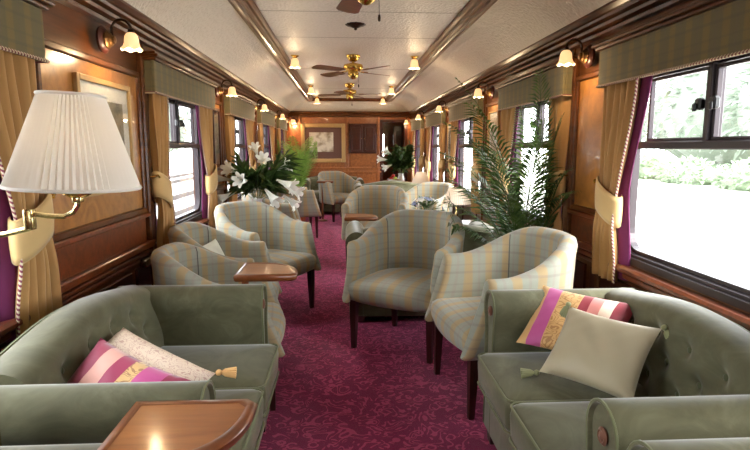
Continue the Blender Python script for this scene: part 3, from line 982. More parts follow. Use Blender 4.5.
# ------------------------------------------------------------------ pictures
def picture(name, label, x, s, y0, y1, z0, z1, frame_mat, fw, mat, matw, art_m, group=None):
    """hangs on a side wall (s = +1 room towards +x)"""
    t = thing(name, label, 'picture', (x, (y0 + y1) / 2, z0), 0, group)
    hy, h = (y1 - y0) / 2, z1 - z0
    def bx(B_, d0, d1, ya, yb, za, zb, bev=.004):
        p, q = sorted((s * d0, s * d1)); B_.box(p, q, ya, yb, za, zb, bev, 2)
    b = B()
    bx(b, 0, .024, -hy, -hy + fw, 0, h); bx(b, 0, .024, hy - fw, hy, 0, h); bx(b, 0, .024, -hy + fw, hy - fw, 0, fw); bx(b, 0, .024, -hy + fw, hy - fw, h - fw, h)
    b.make('picture_frame', frame_mat, t, False)
    b = B(); bx(b, 0, .010, -hy + fw - .003, hy - fw + .003, fw - .003, h - fw + .003, 0); b.make('mount', mat, t, False)
    b = B(); bx(b, .008, .012, -hy + fw + matw, hy - fw - matw, fw + matw, h - fw - matw, 0); b.make('print', art_m, t, False)
    b = B(); bx(b, .014, .016, -hy + fw - .003, hy - fw + .003, fw - .003, h - fw + .003, 0); b.make('glazing', 'glass', t, False)
    return t
picture('framed_print', 'gold-framed map print with a wide white mount on the left wall', XL + .006, 1, 2.57, 3.19, 1.09, 1.65, 'gilt', .028, 'mat_board', .075, 'print_tan')
picture('framed_print', 'tall framed print between the second and third windows on the right', XR - .006, -1, 5.12, 5.45, 1.12, 1.66, 'gilt', .014, 'mat_board', .05, 'print_pale')
picture('framed_print', 'small framed print between the third and fourth windows on the right', XR - .006, -1, 7.36, 7.64, 1.12, 1.64, 'gilt', .014, 'mat_board', .05, 'print_pale')
picture('framed_print', 'dark-framed print between the second and third windows on the left', XL + .006, 1, 5.14, 5.42, 1.1, 1.68, 'mahogany_dark', .03, 'mat_dark', .03, 'print_tan')
bp = thing('framed_picture', 'large gold-framed picture with dark mount on the end wall', 'picture', (-.42, Y1 - .002, 1.0))
b = B()
for (x0, x1, z0, z1) in ((-.47, -.39, 0, .80), (.37, .45, 0, .80), (-.39, .37, 0, .08), (-.39, .37, .72, .80)): b.box(x0, x1, -.045, 0, z0, z1, .012)
b.make('picture_frame', 'gilt', bp, False)
b = B(); b.box(-.395, .375, -.015, 0, .075, .725); b.make('mount', 'mat_dark', bp, False)
b = B(); b.box(-.30, .20, -.02, -.012, .22, .62); b.make('print', 'print_pale', bp, False)

# ------------------------------------------------------------------ tub chairs
def make_chair():
    t = thing('tub_chair', 'x', 'armchair', (0, 0, 0), 0, 'plaid tub chairs')
    A, YF, YB, RB = .335, -.22, .02, .31
    ls = YB - YF
    la = PI * (A + RB) / 2
    LT = 2 * ls + la
    def plan(u):               # arclength -> outer x, y, normal
        if u < ls: return -A, YF + u, -1.0, 0.0
        if u > LT - ls: return A, YF + (LT - u), 1.0, 0.0
        a = PI - (u - ls) / la * PI
        ca, sa = math.cos(a), math.sin(a)
        nx, ny = ca / A, sa / RB
        l = math.hypot(nx, ny)
        return A * ca, YB + RB * sa, nx / l, ny / l
    def hgt(u):
        q = abs(u / LT * 2 - 1)
        return .70 + .168 * (1 - sst(.22, .92, q))
    NS = 56
    loops, us = [], []
    for k in range(NS + 1):
        u = LT * k / NS
        x, y, nx, ny = plan(u)
        h = hgt(u)
        q = abs(u / LT * 2 - 1)
        w = sst(.80, 1.0, q)
        pr = [(-.02, .315), (0, .34), (.004, .50), (.016, h - .09), (.022, h - .035), (.012, h - .006), (-.018, h + .008), (-.050, h - .002), (-.066, h - .03), (-.07, h - .09), (-.074, .56), (-.070, .46), (-.06, .36), (-.045, .315)]
        lp = []
        for o, z in pr:
            zt = (z - .315) / (h - .315)
            dy = -w * .115 * (1 - min(1, max(0, zt))) ** 1.6
            lp.append((x + nx * o, y + ny * o + dy, z))
        loops.append(lp); us.append(u)
    # rounded arm fronts
    def front(lp, k):
        c = sum((Vector(p) for p in lp), Vector()) / len(lp)
        out = []
        for p in lp:
            v = Vector(p)
            out.append((lerp(v.x, c.x, .35 * k), v.y - .016 * k, lerp(v.z, c.z, .05 * k)))
        return out
    loops = [front(loops[0], 1.0), front(loops[0], .5)] + loops + [front(loops[-1], .5), front(loops[-1], 1.0)]
    us = [-.03, -.015] + us + [LT + .015, LT + .03]
    NP = len(loops[0])
    acc = [0]
    for j in range(NP):
        p, q = loops[30][j], loops[30][(j + 1) % NP]
        acc.append(acc[-1] + (Vector(q) - Vector(p)).length)
    b = B()
    b.loft(loops, True, True, True, uvs=lambda i, j: (us[i] - LT / 2 + .028, loops[i][j % NP][2]))
    b.make('back_shell', 'plaid', t, True, 60)
    # seat
    def outline(ins):
        pts = []
        w = A - .045 - ins
        for k in range(13):
            x = lerp(-w, w, k / 12)
            pts.append((x, -.305 + ins - .035 * (1 - (x / w) ** 2)))
        for k in range(1, 20):
            a = PI * k / 20
            pts.append((w * math.cos(a), .02 + (RB - .05 - ins) * math.sin(a) if True else 0))
        return pts
    lv = [(.315, .03), (.33, .005), (.36, -.008), (.40, -.014), (.435, -.004), (.455, .02), (.468, .06), (.478, .13), (.482, .2)]
    lps = [[(p[0], p[1], z) for p in outline(i)] for z, i in lv]
    b = B()
    b.loft(lps, True, True, True, uvs=lambda i, j: (lps[i][j % 32][0], lps[i][j % 32][1] + (.48 - lps[i][j % 32][2]) * -1))
    b.make('seat', 'plaid', t, True, 60)
    # piping along the rim and the inside seams
    for fr in (.27, .73):
        i = 2 + int(fr * NS)
        b = B(); b.tube([Vector(loops[i][j]) for j in (7, 8, 9, 10, 11)], .003, 5); b.make('seam', 'seam', t)
    for q in (1, -2):
        b = B(); b.tube([Vector(p) + Vector((0, .006, 0)) for p in loops[q]], .003, 5, closed=True); b.make('piping', 'piping', t)
    def leg(x0, y0, x1, y1, w0, w1):
        b = B()
        q = lambda x, y, z, w: [(x - w, y - w, z), (x + w, y - w, z), (x + w, y + w, z), (x - w, y + w, z)]
        b.loft([q(x0, y0, .34, w0), q(x0, y0, .26, w0), q(x1, y1, 0.0, w1)], True, True, True)
        b.make('leg', 'leg', t, False)
    for sx in (-1, 1):
        leg(sx * .272, -.275, sx * .272, -.28, .022, .014)
        leg(sx * .215, .20, sx * .235, .25, .021, .014)
    return t
ch0 = make_chair()
chairs = [  # centre x, y, facing, label
    (.435, 3.59, (-.53, -.85), 'plaid tub chair on dark legs facing front in the middle of the carpet'),
    (.85, 2.81, (-.99, -.14), 'plaid tub chair just behind the right-hand green sofa'),
    (-.66, 2.87, (.99, .10), 'plaid tub chair just behind the left-hand green sofa'),
    (-.77, 3.50, (.99, .02), 'plaid tub chair holding a small pale cushion on the left'),
    (-.66, 4.36, (.83, -.56), 'plaid tub chair in front of the white lilies on the left'),
    (-.83, 6.35, (1, .05), 'plaid tub chair directly behind the white lilies'),
    (-.74, 8.2, (.97, .22), 'plaid tub chair seen side-on past the lilies on the left'),
    (.36, 6.15, (-.22, -.97), 'plaid tub chair facing front behind the green sofa turned away'),
    (1.0, 6.75, (-.75, -.66), 'pale sunlit tub chair beside the right-hand table lamps'),
    (-.12, 10.05, (.55, -.84), 'small distant tub chair before the end-wall sofa'),
]
for i, (x, y, f, lab) in enumerate(chairs):
    rz = face_rz(*f)
    if i == 0: ch0.location = (x, y, 0); ch0.rotation_euler = (0, 0, rz); ch0['label'] = lab
    else:
        c = dup(ch0, (x, y, 0), rz, lab)
        if i in (2, 3): c.scale = (.92, .95, (.92, .95)[i - 2])

# ------------------------------------------------------------------ sofas
def make_sofa(L=1.20, label='x'):
    t = thing('sofa', label, 'sofa', (0, 0, 0), 0, 'green velvet two-seat sofas')
    H2 = L / 2
    AT = .135
    # base
    b = B(); b.box(-H2 + .03, H2 - .03, -.365, .29, .045, .31, .012, 2); b.make('seat_base', 'velvet', t)
    for sx in (-1, 1):
        for y in (-.33, .26):
            b = B(); b.loft([[(sx * (H2 - .10) + dx * w, y + dy * w, z) for dx, dy in ((-1, -1), (1, -1), (1, 1), (-1, 1))] for z, w in ((.06, .03), (0, .026))], True, True, True)
            b.make('foot', 'leg', t, False)
    # arms
    for sx in (-1, 1):
        prof = [(0, .05), (0, .30), (.0, .50)]
        cxr, czr, r = .068, .612, .082
        for k in range(17):
            a = math.radians(198 - 236 * k / 16)
            prof.append((cxr + r * math.cos(a), czr + r * math.sin(a)))
        prof += [(.122, .50), (.122, .30), (.122, .05)]
        def ring(y, sh):
            c = (.062, .40)
            return [(sx * (H2 - AT + lerp(p[0], c[0], sh)), y, lerp(p[1], c[1], sh * .25)) for p in prof]
        b = B()
        b.loft([ring(-.352, .16), ring(-.364, .10), ring(-.364, .05), ring(-.355, .0), ring(-.30, 0), ring(0, 0), ring(.29, 0)], True, True, True)
        ar = b.make('arm', 'velvet', t, True, 50)
        b = B(); b.tube([(p[0], p[1] - .002, p[2]) for p in ring(-.360, .02)[:-1]], .004, 6); b.make('arm_piping', 'velvet_piping', ar)
        b = B(); b.lathe([(.0, .0), (.022, .0), (.024, .005), (.017, .010), (.013, .008), (.008, .011), (.0, .012)], at=(0, 0, 0), seg=24, mtx=Matrix.Translation((sx * (H2 - AT + cxr), -.354, czr - .01)) @ Matrix.Rotation(PI / 2, 4, 'X'))
        b.make('rosette', 'rosette', ar)
    # camel back with tufting
    zt = lambda x: .700 + .065 * math.cos(PI * x / (L * 1.02)) ** 2
    btn = []
    for row, (q, n, off) in enumerate(((.80, 4, 0), (.58, 5, 0), (.36, 4, 0))):
        for k in range(n):
            btn.append(((k - (n - 1) / 2) * (L - 2 * AT) / 5.2, q))
    def face_y(x, q):             # front surface of the back, q 0..1 from seat to top
        y = lerp(.085, .130, q)
        d = 0
        for bx_, bq in btn:
            dx, dz = (x - bx_), (q - bq) * .36
            d += .030 * math.exp(-(dx * dx + dz * dz) / .0012) + .010 * math.exp(-(dx * dx + dz * dz) / .006)
        return y + d - .022 * math.sin(PI * min(1, q * 1.05))
    NX, NQ = 96, 34
    loops = []
    for i in range(NX + 1):
        x = lerp(-H2 + AT - .02, H2 - AT + .02, i / NX)
        top = zt(x)
        lp = []
        for k in range(NQ + 1):
            q = k / NQ
            lp.append((x, face_y(x, q), lerp(.36, top - .045, q)))
        yf = face_y(x, 1)
        yc, rr = (yf + .295) / 2, (.295 - yf) / 2
        for k in range(1, 10):
            a = PI - PI * k / 10
            lp.append((x, yc + rr * math.cos(a), top - .045 + .05 * math.sin(a)))
        lp += [(x, .295, top - .05), (x, .305, .5), (x, .305, .05), (x, .20, .05), (x, .085, .30)]
        loops.append(lp)
    b = B(); b.loft(loops, True, True, True)
    bk = b.make('backrest', 'velvet', t, True, 60)
    for bx_, bq in btn:
        b = B()
        b.ball((bx_, face_y(bx_, bq) - .001, lerp(.36, zt(bx_) - .045, bq)), .0125, .007, .0125, 12, 7)
        b.make('button', 'velvet_tail', bk)
    b = B()
    b.tube([(lerp(-H2 + AT, H2 - AT, k / 40), .30, zt(lerp(-H2 + AT, H2 - AT, k / 40)) - .03) for k in range(41)], .006, 6)
    b.make('back_piping', 'velvet_piping', bk)
    # two seat cushions
    W = (L - 2 * AT) / 2
    for sx in (-1, 1):
        x0, x1 = (0.003, W - .004) if sx > 0 else (-W + .004, -0.003)
        cxm, hw = (x0 + x1) / 2, (x1 - x0) / 2
        ym, hy = (-.43 + .14) / 2, (.43 + .14) / 2
        def rr(hx, hy_, r, n=5):
            return rrect(-hx, hx, -hy_, hy_, r, r, n)
        lv = [(.302, .03), (.308, .008), (.325, 0), (.40, -.004), (.428, .0), (.438, .012), (.447, .05), (.456, .12), (.460, .19)]
        b = B()
        b.loft([[(cxm + p[0], ym + p[1], z) for p in rr(hw - i, hy - i, max(.004, .035 - i * .1))] for z, i in lv], True, True, True)
        cu = b.make('seat_cushion', 'velvet', t, True, 60)
        b = B()
        for z in (.432, .312):
            b.tube([(cxm + p[0], ym + p[1], z) for p in rr(hw + .001, hy + .001, .035)], .0045, 5, closed=True)
        b.make('cushion_piping', 'velvet_piping', cu)
    return t
so = make_sofa()
so.location = (-.735, 1.95, 0); so.rotation_euler = (0, 0, face_rz(1, 0)); so['label'] = 'green velvet sofa against the left wall with crimson and cream pillows'
dup(so, (1.0, 1.785, 0), face_rz(-1, 0), 'green velvet sofa against the right wall with striped and beige pillows')
dup(so, (-.735, .57, 0), face_rz(1, 0), 'green velvet sofa at the bottom left edge, only its arm showing')
dup(so, (1.0, .515, 0), face_rz(-1, 0), 'green velvet sofa at the bottom right edge, only its arm showing')
dup(so, (.62, 4.31, 0), face_rz(0, 1), 'green velvet sofa with its back to us behind the middle chair')
dup(so, (.78, 9.3, 0), face_rz(0, 1), 'dark green sofa far back on the right below the foliage')
dup(so, (-.22, 11.1, 0), face_rz(0, -1), 'green sofa standing against the far end wall')

# ------------------------------------------------------------------ tables
def quarter_table(loc, sx, sy, label, R=.30, h=.72, pole=(.09, .09), L=0.0):
    """quarter-round top: square corner at loc, spreading towards sx, sy"""
    t = thing('side_table', label, 'table', (loc[0], loc[1], 0), 0, 'quarter-round side tables')
    def outline(r, ins):
        pts = [(sx * ins, sy * ins)]
        n = 24
        pts.append((sx * r * .93, sy * ins))
        for k in range(n + 1):
            a = PI / 2 * k / n
            e = .72
            pts.append((sx * r * math.cos(a) ** e, sy * r * math.sin(a) ** e if k else sy * ins))
        pts[2] = (sx * r, sy * (ins + .02))
        pts.append((sx * ins, sy * r * .93))
        return pts
    b = B()
    lps = [(h - .034, R - .012, .006), (h - .026, R - .004, .0), (h - .008, R, -.002), (h, R - .006, .004), (h + .001, R - .02, .018), (h - .004, R - .026, .024)]
    b.loft([[(p[0], p[1], z) for p in outline(r, i)] for z, r, i in lps], True, True, True)
    top = b.make('table_edge', 'table_edge', t, True, 50)
    b = B(); b.loft([[(p[0], p[1], z) for p in outline(R - .024, .022)] for z in (h - .02, h - .002)], True, True, True)
    b.make('table_top', 'table_wood', t, False)
    px, py = sx * pole[0], sy * pole[1]
    b = B(); b.tube([(px, py, .02), (px, py, .35), (px, py, h - .03)], .018, 12); b.make('pedestal', 'table_edge', t)
    b = B(); b.lathe([(.0, 0), (.085, 0), (.085, .012), (.05, .022), (.024, .034), (.0, .034)], at=(px, py, 0), seg=24); b.make('foot', 'table_edge', t)
    return t
quarter_table((-.49, 1.235), 1, -1, 'quarter-round wooden side table in the near left foreground', .285, .735, (.06, .028))
quarter_table((-.53, 2.585), 1, 1, 'quarter-round wooden table between the left sofa and plaid chairs', .30, .715, (.05, .02))
quarter_table((.0, 4.84), 1, 1, 'quarter-round wooden table beside the sofa turned away', .30, .70, (.12, .12))
quarter_table((-.49, 9.75), 1, 1, 'tiny distant wooden table by the farthest tub chair', .30, .72, (.1, .1))
quarter_table((-1.12, 5.12), 1, 1, 'wooden table carrying the white lilies', .44, .66, (.16, .16))
def low_table(loc, w, d, h, label):
    t = thing('coffee_table', label, 'table', loc, 0, 'low wooden tables behind the green sofas')
    b = B(); b.box(-w / 2, w / 2, -d / 2, d / 2, h - .03, h, .008); b.make('table_top', 'table_wood', t, False)
    b = B(); b.box(-w / 2 + .03, w / 2 - .03, -d / 2 + .03, d / 2 - .03, h - .08, h - .03); b.make('apron', 'table_edge', t, False)
    for sx in (-1, 1):
        for sy in (-1, 1):
            x, y = sx * (w / 2 - .05), sy * (d / 2 - .05)
            b = B(); b.box(x - .018, x + .018, y - .018, y + .018, 0, h - .06, .003); b.make('leg', 'table_edge', t, False)
low_table((1.0, 5.15, 0), .80, .42, .60, 'wooden table carrying a lamp and blue flowers behind the sofa')
low_table((1.17, 7.85, 0), .42, .42, .62, 'wooden table carrying the farther shaded lamp on the right')
low_table((1.1, 10.25, 0), .62, .50, .66, 'wooden table carrying leafy plant and fruit at the far right')
table_lamp((1.06, 5.12, .60), 'table lamp with pale coolie shade behind the palm')
table_lamp((1.10, 7.82, .62), 'farther small table lamp with pale shade near the foliage')

# ------------------------------------------------------------------ pillows
def pillow(name, label, w, h, T, mat, loc, rot, tassels=None, group=None, tm='tassel_green', n=24):
    t = thing(name, label, 'pillow', loc, 0, group)
    t.rotation_euler = rot
    b = B()
    for sg in (1, -1):
        rows = []
        for j in range(n + 1):
            row = []
            for i in range(n + 1):
                u, v = i / n * 2 - 1, j / n * 2 - 1
                th = T / 2 * ((1 - u ** 4) * (1 - v ** 4)) ** .55 * (1 - .25 * (u * u + v * v) / 2)
                wr = .003 * math.sin(9 * u + 7 * v) * (1 - u * u) * (1 - v * v) + .004 * math.sin(14 * (u - v)) * (abs(u) * abs(v)) * (1 - u ** 4) * (1 - v ** 4)
                x = w / 2 * u * (1 - .07 * (1 - v * v)); y = h / 2 * v * (1 - .07 * (1 - u * u))
                row.append((x, y, sg * (th + wr)))
            rows.append(row)
        b.loft(rows, closed=False, uvs=lambda i, j: (j / n, i / n))
    bmesh.ops.remove_doubles(b.bm, verts=b.bm.verts, dist=.0004)
    b.make('cover', mat, t, True, 70)
    for k, (cx_, cy_) in enumerate(tassels or []):
        b = B()
        p0 = Vector((cx_ * w / 2, cy_ * h / 2, 0))
        d = Vector((cx_, cy_, 0)).normalized()
        Rm = rot.to_matrix()
        dw = Rm @ d
        fall = Vector((dw.x * .6, dw.y * .6, -.9)) if (loc[2] + (Rm @ p0).z) > .56 else Vector((dw.x, dw.y, -.12))
        fall = (Rm.inverted() @ fall).normalized()
        hd = p0 + d * .010
        b.ball(tuple(hd), .011)
        side = fall.cross(d) if fall.cross(d).length > .1 else fall.orthogonal()
        side.normalize(); other = fall.cross(side)
        for q in range(14):
            a = 2 * PI * q / 14
            rad = side * math.cos(a) + other * math.sin(a)
            b.tube([hd + fall * .008, hd + fall * .022 + rad * .009, hd + fall * .058 + rad * .017], [.004, .005, .0035], 5)
        b.make('tassel', tm, t)
    return t
def basis(xd, yd):
    x = Vector(xd).normalized(); y = Vector(yd); y = (y - x * y.dot(x)).normalized(); z = x.cross(y)
    return Matrix((x, y, z)).transposed().to_euler()
# right sofa: striped pillow leaning in the far corner, satin pillow in front of it
pillow('pillow', 'pink, ochre and red striped pillow leaning in the right sofa corner', .40, .31, .09, 'striped_pillow', (.945, 2.125, .60), basis((.717, -.697, -.03), (.527, .542, .655)), None, 'throw pillows')
pillow('pillow', 'champagne satin pillow with sage tassels on the right sofa', .345, .295, .10, 'satin', (.918, 1.862, .585), basis((.642, -.767, -.02), (.529, .443, .724)), [(-1, 1), (1, 1), (-1, -1)], 'throw pillows')
# left sofa
pillow('pillow', 'crimson and pink striped silk pillow on the left sofa', .38, .34, .12, 'crimson_pillow', (-.72, 1.62, .535), basis((.32, -.14, -.09), (-.12, .45, .42)), None, 'throw pillows')
pillow('pillow', 'cream embroidered pillow with gold tassels on the left sofa', .43, .32, .16, 'embroidered', (-.71, 1.79, .53), basis((.41, -.20, -.12), (.0, .55, .36)), [(-1, -1), (1, -1), (1, 1)], 'throw pillows', 'tassel_gold')
pillow('small_cushion', 'small pale cushion lying in a plaid chair on the left', .26, .22, .08, 'cream_cushion', (-.86, 3.55, .60), basis((.3, .9, .1), (-.35, .1, .8)))

# ------------------------------------------------------------------ plants
def frond_mesh(b, base, az, lean, length, droop, nl, leaf_len, rnd, xlim=None):
    pts = []
    N = 16
    dirh = Vector((math.cos(az), math.sin(az), 0))
    p = Vector(base)
    ang = lean
    for k in range(N + 1):
        pts.append(p.copy())
        ang += droop / N * (k / N) * 2
        st = length / N
        p = p + (dirh * math.sin(ang) + Vector((0, 0, 1)) * math.cos(ang)) * st
        if xlim:
            p.x = max(xlim[0], min(xlim[1], p.x))
    b.tube(pts, [lerp(.006, .0015, k / N) for k in range(N + 1)], 5)
    side0 = dirh.cross(Vector((0, 0, 1)))
    for k in range(nl):
        f = .28 + .72 * k / (nl - 1)
        i = min(N - 1, int(f * N)); fr = f * N - i
        c = pts[i].lerp(pts[i + 1], fr)
        tn = (pts[i + 1] - pts[i])
        if tn.length < 1e-6: continue
        tn.normalize()
        ll = leaf_len * (math.sin(PI * min(1, .18 + .80 * (f - .28) / .72)) * .8 + .2) * rnd.uniform(.85, 1.1)
        for sd in (-1, 1):
            sv = side0 * sd
            d = (sv * .75 + tn * .75 + Vector((0, 0, rnd.uniform(-.1, .12)))).normalized()
            up = tn.cross(sv) * sd
            wv = d.cross(up).normalized() * .0075
            tip = c + d * ll + Vector((0, 0, -.28 * ll))
            mid = c + d * ll * .5 + Vector((0, 0, -.03 * ll))
            if xlim:
                for q in (tip, mid): q.x = max(xlim[0] - .03, min(xlim[1] + .03, q.x))
            vs = [b.bm.verts.new(v) for v in (c, mid + wv, tip, mid - wv)]
            b.bm.faces.new(vs)
def palm(label, loc, pot_h, pot_r, fronds, mat, seed, potmat='terracotta', xlim=None, leaf=.17, nl=34):
    rnd = random.Random(seed)
    t = thing('potted_palm', label, 'potted plant', loc, 0)
    b = B(); b.lathe([(.0, 0), (pot_r * .72, 0), (pot_r * .78, .01), (pot_r * .96, pot_h * .82), (pot_r * 1.06, pot_h * .83), (pot_r * 1.06, pot_h), (pot_r * .95, pot_h), (pot_r * .92, pot_h * .88), (.0, pot_h * .88)], seg=28); b.make('pot', potmat, t)
    b = B(); b.lathe([(.0, pot_h * .93), (pot_r * .93, pot_h * .90), (pot_r * .93, pot_h * .86), (.0, pot_h * .86)], seg=20); b.make('soil', 'soil', t)
    for k, (az, lean, ln, droop) in enumerate(fronds):
        b = B()
        a2 = rnd.uniform(0, 2 * PI)
        xl = (xlim[0] - loc[0], xlim[1] - loc[0]) if xlim else None
        frond_mesh(b, (.03 * math.cos(a2), .03 * math.sin(a2), pot_h * .88), math.radians(az), math.radians(lean), ln, math.radians(droop), nl, leaf, rnd, xl)
        b.make('frond', mat, t, False, recalc=False)
    return t
R1 = random.Random(3)
fr = [(165, 4, 1.55, 40), (25, 2, 1.62, 46), (200, 9, 1.30, 55), (260, 8, 1.25, 60), (180, 16, 1.15, 70), (330, 6, 1.35, 55), (100, 12, 1.3, 65), (230, 16, 1.05, 70), (172, 22, 1.0, 75), (290, 14, 1.0, 70), (60, 6, 1.45, 50), (215, 6, 1.40, 50), (140, 14, 1.25, 65), (310, 12, 1.1, 65), (190, 28, .85, 70), (120, 22, 1.05, 70), (10, 5, 1.3, 50), (350, 10, 1.1, 60), (150, 8, 1.35, 55)]
palm('tall feathery palm beside the right window behind plaid chair', (1.21, 3.62, 0), .36, .15, fr, 'palm', 3, xlim=(.72, 1.335), leaf=.25, nl=34)
fr2 = [(a, R1.uniform(2, 16), R1.uniform(.9, 1.25), R1.uniform(25, 60)) for a in range(0, 360, 20)]
palm('light green palm far back on the left by the end wall', (-.80, 9.5, 0), .38, .15, fr2, 'palm_light', 5, xlim=(-1.10, -.48), leaf=.26)

def leaf_blade(b, p, d, L, w, up=Vector((0, 0, 1))):
    d = d.normalized()
    sv = d.cross(up)
    sv = sv.normalized() * w if sv.length > 1e-4 else Vector((w, 0, 0))
    m = p + d * L * .45 + up * L * .06
    tip = p + d * L - up * L * .12
    vs = [b.bm.verts.new(v) for v in (p, m + sv, tip, m - sv)]
    b.bm.faces.new((vs[0], vs[1], vs[2])); b.bm.faces.new((vs[0], vs[2], vs[3]))
def lily(parent, p, d, size):
    """white trumpet: six recurved petals"""
    d = Vector(d).normalized()
    u = d.orthogonal().normalized(); w = d.cross(u)
    b = B()
    for k in range(6):
        a = 2 * PI * k / 6
        r = u * math.cos(a) + w * math.sin(a)
        tg = d.cross(r)
        rows = []
        for q, rad, ax, wd in ((0, .04, 0, .04), (.35, .09, .5, .10), (.7, .22, .95, .16), (.9, .40, 1.12, .11), (1, .50, 1.12, .01)):
            c = Vector(p) + d * ax * size + r * rad * size
            rows.append([c - tg * wd * size, c - r * .02 * size, c + tg * wd * size])
        b.loft(rows, closed=False)
    return b.make('lily', 'petal', parent, True, 70, recalc=False)
def bouquet(label, loc, lilies, spread, height, nleaf, seed, leafL=(.10, .2)):
    rnd = random.Random(seed)
    t = thing('flower_arrangement', label, 'flowers', loc, 0)
    b = B(); b.lathe([(.0, 0), (.06, 0), (.07, .03), (.06, .10), (.045, .14), (.055, .17), (.05, .17), (.04, .14), (.0, .13)], seg=24); b.make('vase', 'china', t)
    b = B()
    tips = []
    for k in range(14):
        a = rnd.uniform(0, 2 * PI); r = spread * math.sqrt(rnd.random()) * .8
        tip = Vector((r * math.cos(a), r * math.sin(a), .17 + height * rnd.uniform(.45, 1)))
        b.tube([(0.01 * math.cos(a), .01 * math.sin(a), .12), tip * .5 + Vector((0, 0, .1)), tip], .003, 5)
        tips.append(tip)
    for (p, d, s_) in lilies: b.tube([(0, 0, .13), (p[0] * .5, p[1] * .5, p[2] * .6 + .08), p], .003, 5)
    b.make('stems', 'stem', t)
    b = B()
    for k in range(nleaf):
        tip = rnd.choice(tips)
        f = rnd.uniform(.3, 1)
        p = Vector((tip.x * f, tip.y * f, lerp(.15, tip.z, f)))
        d = Vector((tip.x * 2 + rnd.uniform(-.4, .4), tip.y * 2 + rnd.uniform(-.4, .4), rnd.uniform(-.15, .5)))
        ll = rnd.uniform(*leafL)
        tipx = loc[0] + p.x + d.normalized().x * ll
        if tipx < XL + .09 or tipx > XR - .11: continue
        leaf_blade(b, p, d, ll, rnd.uniform(.014, .034))
    b.make('foliage', 'leaf', t, False, recalc=False)
    for (p, d, s_) in lilies: lily(t, p, d, s_)
    return t
LB = [((-.20, -.10, .30), (-.7, -.6, -.3), .16), ((-.05, -.20, .42), (-.3, -.9, .1), .15), ((.10, -.16, .34), (.6, -.5, -.6), .17), ((.20, -.08, .42), (.8, -.4, -.3), .17), ((.26, 0, .36), (.9, -.2, -.4), .16), ((-.14, -.12, .50), (-.5, -.8, .2), .15), ((.06, -.06, .56), (.2, -.8, .4), .14), ((.02, -.02, .64), (-.1, -.7, .7), .12), ((.16, .05, .50), (.7, -.3, .3), .15), ((-.24, 0, .42), (-.9, -.3, .1), .14), ((.02, -.2, .26), (-.3, -.7, -.6), .16), ((.24, .1, .26), (.8, -.3, -.6), .15)]
LB = [((x, y, z - .07), d, q * 1.05) for (x, y, z), d, q in LB]
bouquet('large bouquet of white trumpet lilies on a table at left', (-.84, 5.33, .661), LB, .33, .40, 420, 11, (.13, .26))
LB2 = [((-.18, -.14, .34), (-.8, -.5, -.3), .17), ((-.16, -.05, .50), (-.7, -.5, .4), .19), ((-.24, -.02, .42), (-.9, -.2, .1), .18)]
bouquet('bushy dark foliage with white lilies at the far right', (1.06, 10.25, .66), LB2, .42, .54, 900, 13, (.11, .20))
# small blue and white posy
ps = thing('flower_posy', 'small blue and white posy on the table behind the sofa', 'flowers', (.76, 5.1, .60))
b = B(); b.lathe([(.0, 0), (.045, 0), (.06, .05), (.05, .10), (.0, .09)], seg=20); b.make('vase', 'china', ps)
b = B(); rnd = random.Random(4)
for k in range(70):
    a = rnd.uniform(0, 2 * PI); e = rnd.uniform(.1, 1.4)
    d = Vector((math.cos(a) * math.cos(e), math.sin(a) * math.cos(e), math.sin(e)))
    leaf_blade(b, Vector((0, 0, .10)) + d * rnd.uniform(.04, .13), d, rnd.uniform(.05, .08), .014)
b.make('foliage', 'leaf', ps, False, recalc=False)
for mat_, nm, cnt in (('blue_petal', 'blue_flower', 9), ('petal', 'white_flower', 9)):
    for k in range(cnt):
        a = rnd.uniform(0, 2 * PI); e = rnd.uniform(.1, 1.3)
        d = Vector((math.cos(a) * math.cos(e) * 1.2, math.sin(a) * math.cos(e), math.sin(e)))
        p = Vector((0, 0, .11)) + d * .14
        b = B()
        for q in range(5):
            aa = 2 * PI * q / 5
            r = d.orthogonal().normalized(); w = d.cross(r)
            v = (r * math.cos(aa) + w * math.sin(aa) + d * .3)
            leaf_blade(b, p, v, .035, .012, d.normalized())
        b.make(nm, mat_, ps, False, recalc=False)
# fruit bowl
fb = tag(B().lathe([(.0, .0), (.05, 0), (.05, .01), (.03, .02), (.09, .05), (.12, .08), (.115, .08), (.08, .055), (.0, .03)], seg=28).make('fruit_bowl', 'china'), 'white bowl of fruit on the far right table', 'bowl')
fb.location = (.90, 10.10, .66)
for k, (dx, dy, dz, m_) in enumerate(((-.04, -.03, .085, 'fruit_red'), (.04, -.03, .085, 'fruit_green'), (0, .045, .085, 'fruit_red'), (0, 0, .135, 'fruit_red'))):
    o = B().ball((0, 0, 0), .036, .036, .034).make('apple', m_)
    o.location = (.90 + dx, 10.10 + dy, .66 + dz)
    tag(o, ['red apple at the left of the fruit bowl', 'green apple in the white fruit bowl', 'red apple at the back of the fruit bowl', 'red apple on top of the fruit in the bowl'][k], 'apple', 'apples in the fruit bowl')
# small chrome fitting on the dado
wf = tag(B().box(0, .05, 0, .12, 0, .05, .016, 3).make('wall_ashtray', 'chrome'), 'small chrome fitting on the dark dado left of curtain', 'ashtray')
wf.location = (XL + .01, 3.2, .62)

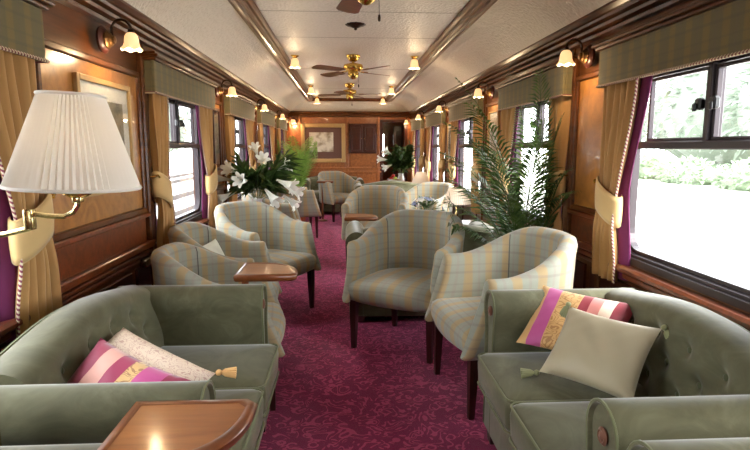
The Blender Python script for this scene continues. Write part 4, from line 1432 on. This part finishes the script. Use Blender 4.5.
# ------------------------------------------------------------------ outside
b = B(); b.quad((-90, -60, -.5), (90, -60, -.5), (90, 140, -.5), (-90, 140, -.5))
struct(b.make('ground', 'ground', smooth=False), 'pale platform and yard outside the windows')
b = B(); b.box(-14, -2.6, -20, 120, -.52, -.42)
M['ballast'] = art('grey_ballast', srgb(150, 144, 142), srgb(112, 106, 106), 3)
struct(b.make('ground_ballast', 'ballast', smooth=False), 'grey ballast beside the train on the left')
for k, x in enumerate((-4.2, -5.64, -8.2, -9.64)):
    b = B(); b.box(x - .035, x + .035, -20, 120, -.42, -.26, .01)
    tag(b.make('rail', 'iron', smooth=False), 'steel rail outside the left windows, %s from the train' % ['nearest', 'second', 'third', 'farthest'][k], 'rail', 'rails on the neighbouring tracks')
def blob(name, label, cat, c, r, mat, seed, group=None, trunk=False, n=700, lf=.35):
    rnd = random.Random(seed)
    t = thing(name, label, cat, (c[0], c[1], -.5), 0, group)
    b = B()
    for k in range(n):
        a = rnd.uniform(0, 2 * PI); e = math.asin(rnd.uniform(-.6, 1))
        q = rnd.uniform(.8, 1.03)
        d = Vector((math.cos(a) * math.cos(e), math.sin(a) * math.cos(e), math.sin(e)))
        p = Vector((d.x * r[0] * q, d.y * r[1] * q, c[2] + d.z * r[2] * q))
        leaf_blade(b, p, d + Vector((rnd.uniform(-.8, .8), rnd.uniform(-.8, .8), rnd.uniform(-.8, .3))), lf * rnd.uniform(.7, 1.3), lf * .3)
    b.ball((0, 0, c[2]), r[0] * .9, r[1] * .9, r[2] * .9, 20, 12)
    b.make('foliage', mat, t, False, recalc=False)
    if trunk:
        b = B(); b.tube([(0, 0, 0), (.1, 0, c[2] * .5), (0, 0, c[2])], [.22, .16, .1], 8); b.make('trunk', 'bark', t)
hp = ['at left of the nearest right window', 'in the middle of the nearest right window', 'at the right of the nearest right window', 'beyond the frame on the right']
for k, y in enumerate((31.5, 27, 22.5, 18)):
    blob('hedge', 'clipped haze-tinted green hedge outside, ' + hp[k], 'hedge', (17.5, y, .35), (1.2, 1.95, .8), 'hedge', k, 'hedges across the yard', n=500)
for k, (x, y, z, r) in enumerate(((34, 47, 5, 6.2), (42, 61, 5.5, 7.2), (36, 76, 5.5, 6.8), (31, 34, 4.5, 5.6))):
    blob('tree', 'leafy tree beyond the hedge outside, ' + ['seen through the nearest upper pane', 'tallest of the row', 'farthest along the row', 'nearest along the row'][k], 'tree', (x, y, z), (r, r, r * .9), 'tree', 20 + k, 'trees beyond the yard', True, 900, .9)
for k, (x, y, z, r) in enumerate(((-24, 30, 3.5, 4), (-26, 46, 4, 5), (-22, 62, 4, 5))):
    blob('tree', 'haze-tinted tree outside the left windows, ' + ['nearest of three', 'middle of three', 'farthest of three'][k], 'tree', (x, y, z), (r, r, r * .8), 'tree', 40 + k, 'trees left of the line', True, 900, .8)
